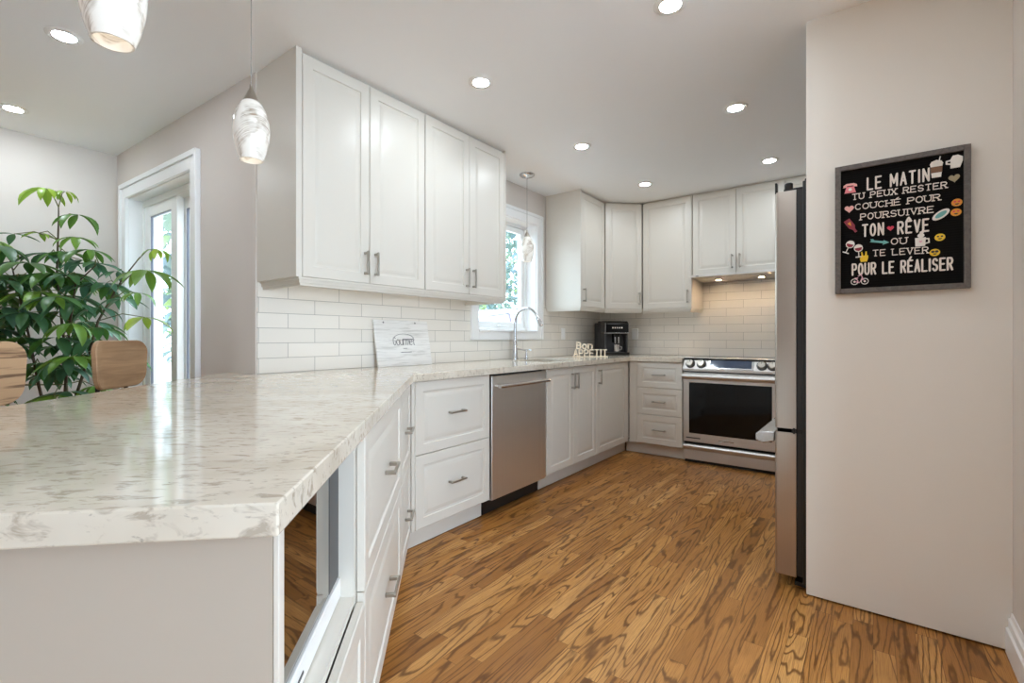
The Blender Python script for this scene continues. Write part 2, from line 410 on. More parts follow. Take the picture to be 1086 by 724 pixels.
# ------------------------------------------------------------------ patio door
pd = struct(bpy.data.objects.new('door_1', None)); COL.objects.link(pd)
def pbox(name, m, parent, *bs, bevel=.003):
    mb = MB()
    for b_ in bs: seg(mb, *b_)
    return mb.build(name, m, parent, bevel)
TC = .095
pbox('door_casing', 'white_trim', pd, (DS0-TC, DS0, -.02, 0, 0, DZ1+TC), (DS1, DS1+TC, -.02, 0, 0, DZ1+TC), (DS0, DS1, -.02, 0, DZ1, DZ1+TC),
     (DS0-TC-.004, DS0-TC+.025, -.032, -.004, 0, DZ1+TC+.006), (DS1+TC-.025, DS1+TC+.004, -.032, -.004, 0, DZ1+TC+.006), (DS0-TC+.025, DS1+TC-.025, -.032, -.004, DZ1+TC-.025, DZ1+TC+.006))
pbox('door_jamb', 'white_trim', pd, (DS0, DS0+.006, -.001, .08, 0, DZ1), (DS1-.006, DS1, -.001, .08, 0, DZ1), (DS0+.006, DS1-.006, -.001, .08, DZ1-.006, DZ1), bevel=0)
pbox('door_frame', 'white_plastic', pd, (DS0, DS0+.03, .08, .2, 0, DZ1), (DS1-.03, DS1, .08, .2, 0, DZ1), (DS0+.03, DS1-.03, .08, .2, DZ1-.05, DZ1), (DS0+.03, DS1-.03, .08, .2, 0, .04))
def sash(name, s0, s1, d0, d1):
    pn = pbox(name, 'white_plastic', pd, (s0, s0+.09, d0, d1, .04, DZ1-.05), (s1-.09, s1, d0, d1, .04, DZ1-.05), (s0+.09, s1-.09, d0, d1, DZ1-.125, DZ1-.05), (s0+.09, s1-.09, d0, d1, .04, .13))
    pbox('glass_seal', 'seal', pn, (s0+.087, s0+.094, d0+.004, d0+.018, .13, DZ1-.125), (s1-.094, s1-.087, d0+.004, d0+.018, .13, DZ1-.125), (s0+.094, s1-.094, d0+.004, d0+.018, DZ1-.129, DZ1-.125), bevel=0)
    pbox('door_glass', 'glass', pn, (s0+.09, s1-.09, (d0+d1)/2-.003, (d0+d1)/2+.003, .13, DZ1-.125), bevel=0)
    return pn
sash('sliding_panel', 1.17, DS1-.03, .09, .13)
sash('sliding_panel', DS0+.03, 1.25, .14, .18)

# ------------------------------------------------------------------ cabinets
def handle(parent, cx, cz, horiz=True, L=.104, y=0.):
    mb = MB(); h = L/2; r = .0048
    for s_ in (-1, 1):
        if horiz:
            mb.box(cx+s_*h-.006, cx+s_*h+.006, y-.030, y, cz-.006, cz+.006)
        else:
            mb.box(cx-.006, cx+.006, y-.030, y, cz+s_*h-.006, cz+s_*h+.006)
    if horiz: mb.box(cx-h-.010, cx+h+.010, y-.034, y-.025, cz-r, cz+r)
    else: mb.box(cx-r, cx+r, y-.034, y-.025, cz-h-.010, cz+h+.010)
    return mb.build('handle', 'nickel', parent, .0018)
def front(parent, kind, x0, x1, z0, z1, hd=None, g=.0016, raised=True):
    o = MB().panel(x0+g, x1-g, z0+g, z1-g, raised=raised).build(kind, 'cabinet', parent, smooth=20)
    if hd: handle(o, hd[1], hd[2], hd[0] == 'h')
    return o
KZ, TZ = .114, .874
def base_cabinet(name, label, loc, rot, wdt, fronts, depth=.60, fillers=(), kick=True, x0=0., ctop=None, kick2=0., kick0=0.):
    r = thing(name, label, 'cabinet', (*loc, 0), rot)
    if kick0: box('toe_kick', 'cabinet', r, kick0, x0, .07, .085, .004, KZ)
    box('carcass', 'cabinet', r, x0, wdt, .021, depth, KZ, ctop or TZ)
    if kick: box('toe_kick', 'cabinet', r, x0, wdt, .07, .085, .004, KZ)
    if kick2: box('toe_kick', 'cabinet', r, wdt, kick2, .07, .085, .004, KZ)
    for f_ in fronts: front(r, *f_)
    for a, b_ in fillers: box('filler_strip', 'cabinet', r, a, b_, .004, .02, KZ, TZ)
    return r
RL, RP = PI/2, math.radians(90+44.3)
# sink wall run: local x -> +y
XF = -1.85
base_cabinet('drawer_cabinet', 'white two-drawer base cabinet beside the steel dishwasher on the sink wall', (XF, 1.606), RL, .612,
    [('drawer', .022, .612, .494, TZ, ('h', .315, .69)), ('drawer', .022, .612, KZ, .494, ('h', .315, .31))], fillers=[(0, .021)])
base_cabinet('sink_cabinet', 'white double-door base cabinet under the sink, right of the steel dishwasher', (XF, 2.848), RL, .766,
    [('door', 0, .383, KZ, TZ, ('v', .352, .765)), ('door', .383, .766, KZ, TZ, ('v', .414, .765))], ctop=.66)
base_cabinet('corner_cabinet', 'white single-door corner base cabinet below the coffee machine', (XF, 3.617), RL, .66,
    [('door', 0, .60, KZ, TZ, ('v', .035, .765))], fillers=[(.601, .66)], kick2=.732)
# back wall run
base_cabinet('three_drawer_cabinet', 'white three-drawer base cabinet between the corner and the range', (-1.847, 4.28), 0., .499,
    [('drawer', .077, .499, .632, TZ, ('h', .289, .755)), ('drawer', .077, .499, .382, .632, ('h', .289, .507)), ('drawer', .077, .499, KZ, .382, ('h', .289, .25))], fillers=[(0, .076)], x0=0., kick0=-.058)
# peninsula run: local x runs from the free end (0) to the inner corner
tp = Vector((-math.sin(math.radians(44.3)), math.cos(math.radians(44.3)))); npn = Vector((tp.y, -tp.x))
F0 = Vector((-1.85, 1.600)); LP = 1.835
PB = F0 - tp*LP
def ploc(s): q = PB + tp*s; return (q.x, q.y)
S1, S2 = LP-1.27, LP-.47     # unit limits measured from the free end
base_cabinet('narrow_drawer_cabinet', 'narrow white two-drawer cabinet at the inner corner of the peninsula', ploc(S2+.002), RP, LP-S2-.002,
    [('drawer', 0, LP-S2-.03, .494, TZ, ('h', .215, .68)), ('drawer', 0, LP-S2-.03, KZ, .494, ('h', .215, .30))], depth=.55, fillers=[(LP-S2-.029, LP-S2-.003)])
base_cabinet('wide_drawer_cabinet', 'wide white two-drawer cabinet of the peninsula, next to the microwave niche', ploc(S1), RP, S2-S1,
    [('drawer', 0, S2-S1, .494, TZ, ('h', (S2-S1)/2, .68)), ('drawer', 0, S2-S1, KZ, .494, ('h', (S2-S1)/2, .30))], depth=.58)
mc = thing('microwave_cabinet', 'white peninsula end cabinet with an open niche over a low drawer', 'cabinet', (*ploc(0.0), 0), RP)
W2 = S1-.002
m = MB(); m.box(.02, .038, .021, .58, KZ, TZ); m.box(W2-.018, W2, .021, .58, KZ, TZ); m.box(.038, W2-.018, .021, .58, KZ, KZ+.018)
m.box(.038, W2-.018, .021, .58, .478, .496); m.box(.038, W2-.018, .57, .58, KZ, TZ); m.build('carcass', 'cabinet', mc)
box('toe_kick', 'cabinet', mc, .02, W2, .07, .085, .004, KZ)
front(mc, 'drawer', .02, W2, KZ, .474, None)
mw = thing('microwave_oven', 'built-in microwave with dark mirror glass in the niche at the peninsula end', 'microwave', (*ploc(0.04), .497), RP)
WM = W2-.06
m = MB(); m.box(.002, WM, .080, .5, .002, .37); m.build('housing', 'black', mw)
m = MB(); m.box(.004, WM-.086, .056, .078, .052, .37); m.build('door_glass', 'glass_mirror', mw)
m = MB(); m.box(WM-.085, WM-.002, .055, .078, .05, .37); m.build('side_frame', 'dark_grey', mw, .002)
m = MB(); m.box(.004, WM-.002, .050, .078, .004, .048); m.build('lower_rail', 'white_plastic', mw, .003)
m = MB(); m.box(.16, .22, .0485, .052, .022, .027); m.build('vent_slot', 'dark_grey', mw)
# end panel, faces the viewer
ep = thing('end_panel', 'wide off-white panel closing the free end of the peninsula below the counter', 'panel', (*ploc(0.), 0), RP)
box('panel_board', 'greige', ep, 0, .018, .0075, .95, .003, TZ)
box('edge_strip', 'cabinet', ep, 0, .018, 0, .007, .003, TZ, bevel=.001)
bp = thing('back_panel', 'white panel along the dining side of the peninsula under the counter overhang', 'panel', (*ploc(.02), 0), RP)
box('panel_board', 'cabinet', bp, 0, LP-.45, .584, .60, .003, TZ)

# ------------------------------------------------------------------ dishwasher
dw = thing('dishwasher', 'stainless steel dishwasher with bar handle between white base cabinets', 'dishwasher', (XF, 2.222, 0), RL)
box('tub', 'dark_gap', dw, .012, .608, .03, .58, .10, .868)
m = MB(); m.panel(.010, .612, .105, .862, .03, raised=False, y=-.004); m.build('door', 'steel_v', dw, .002)
m = MB(); m.tube([(.035, -.045, .800), (.588, -.045, .800)], .0125, 16)
for x in (.055, .568): m.tube([(x, -.045, .80), (x, -.004, .80)], .009, 12)
m.build('handle', 'chrome', dw, smooth=50)
box('kick_plate', 'black', dw, .008, .612, .07, .085, .004, .10)

# ------------------------------------------------------------------ countertop
def countertop():
    A = Vector((-1.83, 1.597)); B = A - tp*1.857; C = B - npn*1.0
    s = (1.1225 - C.y)/tp.y; D = C + tp*s
    YR = YB-.009; XX = XW+.009
    outer = [(XX, YR), (-1.347, YR), (-1.347, 4.262), (-1.83, 4.262), tuple(A), tuple(B), tuple(C), tuple(D), (-2.50, 1.1315), (XX, 1.1395)]
    inner = []
    x0, x1, y0, y1, r = -2.30, -1.95, 3.0, 3.48, .05
    for cx, cy, a0 in ((x1-r, y1-r, 0), (x0+r, y1-r, 90), (x0+r, y0+r, 180), (x1-r, y0+r, 270)):
        for i in range(6): a = math.radians(a0 + i*18); inner.append((cx+r*math.cos(a), cy+r*math.sin(a)))
    bm = bmesh.new(); es = []
    for lp in (outer, inner):
        vs = [bm.verts.new((x, y, .914)) for x, y in lp]
        es += [bm.edges.new((vs[i], vs[(i+1) % len(vs)])) for i in range(len(vs))]
    bmesh.ops.triangle_fill(bm, edges=es, use_beauty=True)
    fs = list(bm.faces)
    ret = bmesh.ops.extrude_face_region(bm, geom=fs)
    for g in ret['geom']:
        if isinstance(g, bmesh.types.BMVert): g.co.z = .8755
    bmesh.ops.recalc_face_normals(bm, faces=bm.faces)
    ee = [e for e in bm.edges if len(e.link_faces) == 2 and e.calc_face_angle(0) > .9 and not e.is_boundary]
    bmesh.ops.bevel(bm, geom=ee, offset=.0025, segments=2, affect='EDGES', profile=.5)
    me = bpy.data.meshes.new('countertop'); bm.to_mesh(me); bm.free(); me.materials.append(M['quartz'])
    o = bpy.data.objects.new('countertop', me); COL.objects.link(o)
    return o
ct = tag(countertop(), 'white veined quartz countertop running from the range round to the angled peninsula', 'countertop')
# ------------------------------------------------------------------ sink, faucet, dispenser
sk = thing('sink', 'stainless undermount sink set in the counter below the window', 'sink', (-2.125, 3.24, .875))
def rrect(hx, hy, r, z, n=6):
    L_ = []
    for sx, sy, a0 in ((1, 1, 0), (-1, 1, 90), (-1, -1, 180), (1, -1, 270)):
        for i in range(n): a = math.radians(a0+i*90/(n-1)); L_.append((sx*(hx-r)+r*math.cos(a), sy*(hy-r)+r*math.sin(a), z))
    return L_
m = MB(); m.rings([rrect(.20, .265, .06, 0), rrect(.178, .243, .055, 0), rrect(.172, .237, .05, -.17), rrect(.14, .2, .05, -.19), rrect(.03, .03, .02, -.194)], cap0=False); m.build('basin', 'steel', sk, smooth=40)
m = MB(); m.lathe([(.038, -.1935), (.038, -.190), (.02, -.189), (.001, -.1885)], n=24); m.build('drain', 'chrome', sk, smooth=40)
fa = thing('kitchen_faucet', 'tall chrome gooseneck faucet standing behind the sink under the window', 'faucet', (-2.40, 3.206, .914))
m = MB(); m.lathe([(.027, 0), (.027, .006), (.022, .02), (.019, .10), (.016, .150), (.0135, .16), (.0135, .17)], n=24); m.build('base', 'chrome', fa, smooth=40)
pts = [(0, 0, .165), (0, 0, .31)]
for i in range(1, 13): a = PI - i*PI*.86/12; pts.append((.115+.115*math.cos(a), 0, .31+.115*math.sin(a)))
m = MB(); m.tube(pts, .0115, 14); m.build('spout', 'chrome', fa, smooth=50)
e_ = Vector(pts[-1]); d_ = (e_-Vector(pts[-2])).normalized()
m = MB(); m.tube([e_, e_+d_*.02, e_+d_*.085, e_+d_*.095], [.013, .0155, .018, .015], 16); m.build('spray_head', 'chrome', fa, smooth=50)
m = MB(); m.tube([(0, .012, .085), (0, .03, .088)], .012, 14); m.tube([(0, .03, .088), (.01, .07, .082), (.02, .115, .073)], [.008, .0065, .005], 10); m.build('lever', 'chrome', fa, smooth=50)
sd = thing('soap_dispenser', 'small chrome soap pump on the counter right of the faucet', 'soap dispenser', (-2.40, 3.37, .914))
m = MB(); m.lathe([(.018, 0), (.018, .005), (.012, .008), (.011, .045), (.006, .05), (.006, .066), (.012, .068), (.012, .080), (.001, .083)], n=20); m.build('pump', 'chrome', sd, smooth=40)
m = MB(); m.tube([(0, 0, .075), (.035, 0, .078), (.055, 0, .070)], .0055, 10); m.build('nozzle', 'chrome', sd, smooth=50)

# ------------------------------------------------------------------ wall cabinets
UB, UT = 1.380, 2.420
def rail(r, x0, x1, d, left=False, right=False, z=0.):
    m = MB()
    for i, (za, zb, ins) in enumerate(((-.010, 0, .0), (-.026, -.010, .007), (-.038, -.026, .014))):
        l = ins if left else 0.; q = ins if right else 0.
        m.box(x0+l, x1-q, ins, ins+.02, za, zb)
        if left: m.box(x0+l, x0+l+.018, ins+.02, d, za, zb)
        if right: m.box(x1-q-.018, x1-q, ins+.02, d, za, zb)
    return m.build('light_rail', 'cabinet', r)
def upper(name, label, loc, rot, wdt, doors, z0=UB, depth=.374, left=False, right=False, ltrim=0., rtrim=0., lr=True, lext=0.):
    r = thing(name, label, 'cabinet', (*loc, z0), rot)
    box('carcass', 'cabinet', r, ltrim, wdt-rtrim, .021, depth, 0, UT-z0)
    box('top_filler', 'cabinet', r, ltrim, wdt-rtrim, .03, depth, UT-z0, ZC-z0-.001)
    if left: box('side_panel', 'cabinet', r, -lext, ltrim, .0, depth+lext*.6, 0, ZC-z0-.001)
    if right: box('side_panel', 'cabinet', r, wdt-rtrim, wdt, .0, depth, 0, ZC-z0-.001)
    for x0, x1, hs in doors:
        hd = None
        if hs: hd = ('v', x0+.032 if hs == 'l' else x1-.032, .105)
        front(r, 'door', x0, x1, 0, UT-z0, hd)
    if lr:
        rail(r, 0, wdt, depth, left, right)
        box('added_light_bar', 'white_plastic', r, wdt*.2, wdt*.8, .045, .075, -.012, -.0005)  # bar added to brighten the tiles below
        box('added_light_strip', 'added_under_lamp', [c_ for c_ in r.children if c_.name.startswith('added_light_bar')][0], wdt*.22, wdt*.78, .05, .07, -.0135, -.0118)
    return r
XU = -2.108
upper('wall_cabinet', 'white double-door wall cabinet beside the dining wall, nearest the hanging pendants', (XU, 1.153), RL, .779, [(.018, .390, 'r'), (.390, .778, 'l')], left=True, ltrim=.016, lext=.012)
upper('wall_cabinet', 'white double-door wall cabinet directly left of the kitchen window', (XU, 1.933), RL, .775, [(.001, .386, 'r'), (.386, .758, 'l')], right=True, rtrim=.016)
upper('wall_cabinet', 'narrow white wall cabinet with one door right of the kitchen window', (XU, 3.805), RL, .49, [(.018, .486, 'l')], left=True, ltrim=.017)
# diagonal corner cabinet
c0 = Vector((XU, 4.297)); c1 = Vector((-1.832, 4.566)); dv = c1-c0
cc = thing('corner_wall_cabinet', 'white wall cabinet with a diagonal door in the corner above the coffee machine', 'cabinet', (c0.x, c0.y, UB), math.atan2(dv.y, dv.x))
wdt = dv.length; R_ = Matrix.Rotation(-math.atan2(dv.y, dv.x), 2)
def loc2(x, y): q = R_ @ (Vector((x, y))-c0); return (q.x, q.y)
poly = [(.004, .021), (wdt-.004, .021), loc2(-1.834, YB-.004), loc2(XW+.004, YB-.004), loc2(XW+.004, 4.299)]
MB().prism(poly, 0, UT-UB).build('carcass', 'cabinet', cc)
poly2 = [(.012, .032), (wdt-.012, .032)] + poly[2:]
MB().prism(poly2, UT-UB, ZC-UB-.001).build('top_filler', 'cabinet', cc)
front(cc, 'door', .004, wdt-.004, 0, UT-UB, ('v', wdt-.036, .105))
m = MB()
for za, zb, ins in ((-.010, 0, .0), (-.026, -.010, .007), (-.038, -.026, .014)): m.box(0, wdt, ins, ins+.02, za, zb)
m.build('light_rail', 'cabinet', cc)
lbar = box('added_light_bar', 'white_plastic', cc, wdt*.2, wdt*.8, .045, .075, -.012, -.0005)  # same added bar, lifts the dark corner tiles
box('added_light_strip', 'added_under_lamp', lbar, wdt*.22, wdt*.78, .05, .07, -.0135, -.0118)
YU = 4.566
upper('wall_cabinet', 'white single-door wall cabinet on the range wall, left of the range hood', (-1.830, YU), 0., .478, [(.002, .474, 'r')], depth=.370, right=True, rtrim=.004)
ZH = 1.672
upper('short_wall_cabinet', 'short white double-door wall cabinet above the range hood', (-1.350, YU), 0., .762, [(.004, .381, 'r'), (.381, .758, 'l')], z0=ZH, depth=.370, lr=False)
upper('short_wall_cabinet', 'white wall cabinet high up beyond the top of the refrigerator', (-.586, YU), 0., .95, [(.004, .475, None), (.475, .946, None)], z0=1.83, depth=.370, lr=False)

# ------------------------------------------------------------------ range hood
hd_ = thing('range_hood', 'slim stainless range hood with two lamps under the short wall cabinet', 'range hood', (-1.349, YU, ZH))
m = MB(); m.prism([(-.06, -.022), (-.06, -.003), (.0, -.001), (.368, -.001), (.368, -.034), (.30, -.034)], .002, .758, 'x'); m.build('canopy', 'steel', hd_, .002)
for x in (.20, .56):
    b_ = MB(); b_.lathe([(.033, -.034), (.033, -.038), (.027, -.039), (.026, -.034)], (x, .14, 0), 24); q = b_.build('lamp_ring', 'chrome', hd_, smooth=40)
    b_ = MB(); b_.lathe([(.026, -.0365), (.001, -.0365)], (x, .14, 0), 24); b_.build('lamp', 'hood_lamp', q)
box('switch', 'black', hd_, .05, .075, -.062, -.0595, -.016, -.010)

# ------------------------------------------------------------------ range
rg = thing('range', 'stainless slide-in range with black oven window on the back wall', 'stove', (-1.344, 4.285, 0))
RW = .758
box('body', 'dark_gap', rg, .003, RW-.003, .03, .63, .03, .90)
m = MB(); m.box(.0, RW, .02, .63, .90, .918); m.build('cooktop', 'black_gloss', rg, .003)
m = MB(); m.prism([(-.012, .803), (.028, .803), (.070, .905), (.070, .925), (.045, .925), (.036, .918), (-.012, .825)], .0, RW, 'x'); m.build('control_panel', 'steel', rg, .003)
# panel face runs from (-.012,.825) to (.036,.918)
pf = Vector((.048, .093)).normalized(); pnv = Vector((-pf.y, pf.x))
def onpanel(t_, out): q = Vector((-.012, .825)) + pf*t_ + pnv*out; return (q.x, q.y)
def panel_box(name, m_, x0, x1, t0, t1, out, parent):
    a, b_, c, d = onpanel(t0, 0), onpanel(t1, 0), onpanel(t1, out), onpanel(t0, out)
    return MB().prism([a, b_, c, d], x0, x1, 'x').build(name, m_, parent, .001)
dsp = panel_box('display_bezel', 'silver_plastic', .212, .568, .004, .098, .004, rg)
panel_box('display', 'display', .228, .552, .016, .088, .006, dsp)
for x in (.062, .155, .628, .705):
    a = onpanel(.047, 0); b1 = onpanel(.047, .006); b2 = onpanel(.047, .032)
    MB().tube([(x, a[0], a[1]), (x, b1[0], b1[1])], .040, 24).build('knob_ring', 'dark_grey', rg, smooth=40)
    m = MB(); m.tube([(x, b1[0], b1[1]), (x, (b1[0]*.3+b2[0]*.7), (b1[1]*.3+b2[1]*.7)), (x, b2[0], b2[1])], [.033, .030, .026], 24)
    kn = m.build('knob', 'nickel', rg, smooth=40)
    p_ = onpanel(.072, .033); q_ = onpanel(.052, .033); MB().tube([(x, p_[0], p_[1]), (x, q_[0], q_[1])], .0022, 6).build('knob_mark', 'dark_grey', kn)
od = MB()
od.panel(.004, RW-.004, .186, .792, .04, raised=False, y=-.012); odo = od.build('oven_door', 'steel', rg, .003)
m = MB(); m.panel(.055, RW-.055, .262, .706, .008, raised=False, y=-.0165); m.build('oven_window', 'oven_glass', odo, .001)
m = MB(); m.prism([(-.016, .732), (-.050, .738), (-.058, .760), (-.050, .782), (-.016, .788)], .006, RW-.006, 'x'); m.build('door_handle', 'steel', odo, .004)
box('vent_strip', 'dark_gap', rg, .02, RW-.02, -.002, .03, .792, .803)
for x0, x1 in ((.03, .15), (.30, .42)):
    box('badge', 'silver_plastic' if x0 > .2 else 'dark_grey', odo, x0, x1, -.0128, -.0115, .216, .226)
dr = MB(); dr.panel(.004, RW-.004, .030, .164, .04, raised=False, y=-.010); dro = dr.build('storage_drawer', 'steel', rg, .003)
m = MB(); m.prism([(-.010, .115), (-.026, .128), (-.030, .150), (-.020, .162), (-.010, .163)], .006, RW-.006, 'x'); m.build('drawer_lip', 'steel', dro, .003)
box('base_plinth', 'black', rg, .01, RW-.01, .02, .5, .003, .03)
for i, (x, y, r_) in enumerate(((.2, .2, .09), (.56, .2, .11), (.2, .48, .1), (.56, .48, .08))):
    MB().lathe([(r_, .9182), (r_-.004, .9184)], (x, y, 0), 40, cap0=False, cap1=False).build('burner_ring', 'dark_grey', rg)

# ------------------------------------------------------------------ refrigerator : front faces -x
fr = thing('refrigerator', 'tall stainless french-door refrigerator seen edge-on beside the grey partition', 'refrigerator', (-.255, 2.398, 0))
FD = .90
box('cabinet_body', 'black', fr, .012, .632, .0, FD, .03, 1.776, bevel=.003)
def fdoor(name, y0, y1, z0, z1, lip=0.):
    # outline in plan: back at x=-.012, bowed front at x=-.095
    n = 10; poly = [(-.012, y0)] + [(-.080+.014*math.cos(math.radians(a)), y0+.014+.014*math.sin(math.radians(a))) for a in range(-90, -171, -16)]
    yc = (y0+y1)/2; hw = (y1-y0)/2
    for i in range(n+1):
        t_ = -1+2*i/n; poly.append((-.094-.010*(1-t_*t_), yc+(hw-.014)*t_))
    poly += [(-.080+.014*math.cos(math.radians(a)), y1-.014+.014*math.sin(math.radians(a))) for a in range(170, 89, -16)] + [(-.012, y1)]
    o = MB().prism(poly, z0, z1).build(name, 'steel_fridge', fr, smooth=35)
    return o
d1 = fdoor('fridge_door', 0, FD/2-.002, .700, 1.742)
d2 = fdoor('fridge_door', FD/2+.002, FD, .700, 1.742)
d3 = fdoor('freezer_drawer', 0, FD, .055, .682)
for d_, y0, y1 in ((d1, 0.004, FD/2-.004), (d2, FD/2+.004, FD-.004)):
    m = MB(); m.box(-.094, -.086, y0, y0+.03, 1.738, 1.786); m.build('top_lip', 'black_metal', d_)
m = MB(); m.box(-.08, -.012, .004, FD-.004, .684, .698); m.box(-.0118, .0118, .006, FD-.006, .06, 1.742); m.build('door_gasket', 'black', fr)
for y in (.02, FD-.06):
    m = MB(); m.box(-.062, .05, y, y+.04, 1.744, 1.756); m.lathe([(.017, 1.750), (.017, 1.782), (.012, 1.786)], (-.045, y+.02, 0), 16); m.lathe([(.014, 1.776), (.014, 1.792)], (.03, y+.02, 0), 16); m.build('top_hinge', 'black_metal', fr, smooth=40)
m = MB(); m.box(-.085, .012, .004, .05, .682, .700); m.lathe([(.013, .678), (.013, .704)], (-.02, .012, 0), 14); m.build('middle_hinge', 'black_metal', fr, smooth=40)
m = MB(); m.prism([(-.104, .625), (-.150, .612), (-.182, .620), (-.182, .652), (-.170, .662), (-.104, .668)], .06, FD-.06, 'y'); m.build('freezer_handle', 'silver_plastic', d3, .004)
for d_, y in ((d1, FD/2-.05), (d2, FD/2+.05)):
    m = MB(); m.tube([(-.14, y, .80), (-.14, y, 1.50)], .011, 12)
    for z in (.84, 1.46): m.tube([(-.14, y, z), (-.098, y, z)], .009, 10)
    m.build('door_handle', 'chrome', d_, smooth=50)
m = MB(); m.box(-.02, .60, .02, FD-.02, .012, .03); 
for x in (.04, .56):
    for y in (.06, FD-.06): m.lathe([(.02, .0), (.02, .014)], (x, y, 0), 12)
m.build('foot_plinth', 'black', fr)

# ------------------------------------------------------------------ recessed lamps
def downlight(x, y, label, first=[None]):
    if first[0] is None:
        r = thing('recessed_light', label, 'ceiling light', (x, y, ZC), 0., 'recessed ceiling lights')
        m = MB(); m.lathe([(.041, -.0005), (.066, -.0005), (.064, -.0035), (.042, -.0050), (.041, -.0005)], n=40, cap0=False, cap1=False); m.build('trim_ring', 'white_plastic', r, smooth=60)
        m = MB(); m.lathe([(.0405, -.003), (.0395, -.0052), (.032, -.0062), (.0005, -.0068)], n=40, cap0=False); m.build('diffuser', 'lamp_disc', r, smooth=60)
        first[0] = r
    else:
        r = copy_tree(first[0]); r.location = (x, y, ZC); r['label'] = label
    return r
downlight(-1.642, 1.894, 'recessed ceiling lamp nearest the doors of the long wall cabinets')
downlight(-.651, 1.915, 'recessed ceiling lamp at the top edge, in front of the grey partition')
downlight(-.64, 3.002, 'recessed ceiling lamp on the right, two back in front of the refrigerator')
downlight(-1.629, 2.958, 'recessed ceiling lamp out in front of the sink pendant')
downlight(-1.59, 4.021, 'recessed ceiling lamp above the corner with the coffee machine')
downlight(-.626, 4.055, 'recessed ceiling lamp closest to the range hood cabinet')
downlight(-2.867, .484, 'recessed ceiling lamp beside the big cropped pendant')
downlight(-4.015, .457, 'recessed ceiling lamp over the dining corner above the plant')

downlight(-.64, .80, 'added ceiling lamp out of frame above the peninsula cabinets')  # unseen lamp added to light counter, floor and drawers
downlight(.02, .72, 'added ceiling lamp out of frame over the floor before the letter board')  # second added lamp, out of view, brightens the partition

# ------------------------------------------------------------------ pendants
def pendant(loc, zrim, label, first=[None]):
    drop = ZC - zrim
    r = thing('pendant_lamp', label, 'pendant light', (loc[0], loc[1], zrim), 0., 'marbled glass pendants')
    H = .205
    prof = [(.037, 0.0), (.047, .03), (.0555, .07), (.0585, .10), (.056, .135), (.047, .170), (.034, .195), (.024, H)]
    inner = [(max(.004, a-.004), b_) for a, b_ in prof[::-1]]
    m = MB(); m.lathe(prof+inner, n=40, cap0=False, cap1=False); n0 = len(prof+inner)
    m.f += [(j, (n0-1)*40+j, (n0-1)*40+(j+1) % 40, (j+1) % 40) for j in range(40)]
    m.build('shade', 'pendant', r, smooth=60)
    m = MB(); m.lathe([(.026, H-.006), (.026, H), (.018, H+.018), (.010, H+.036), (.006, H+.045), (.006, H+.056)], n=24); m.build('cap', 'nickel', r, smooth=50)
    m = MB(); m.lathe([(.0003, .055), (.016, .060), (.022, .078), (.018, .098), (.010, .115), (.010, H-.006)], n=20); m.build('bulb', 'pendant_bulb', r, smooth=60)
    MB().tube([(0, 0, H+.05), (0, 0, drop-.02)], .0018, 8).build('cord', 'silver_plastic', r)
    m = MB(); m.lathe([(.006, drop-.034), (.012, drop-.026), (.050, drop-.018), (.062, drop-.008), (.064, drop-.0005)], n=36); m.build('canopy', 'chrome', r, smooth=50)
    return r
pendant((-1.26, .287), 1.712, 'large marbled glass pendant cut off by the top edge over the counter')
pendant((-1.718, .769), 1.712, 'marbled glass pendant hanging before the near end of the wall cabinets')
pendant((-2.272, 3.201), 1.722, 'small marbled glass pendant hanging in front of the kitchen window')

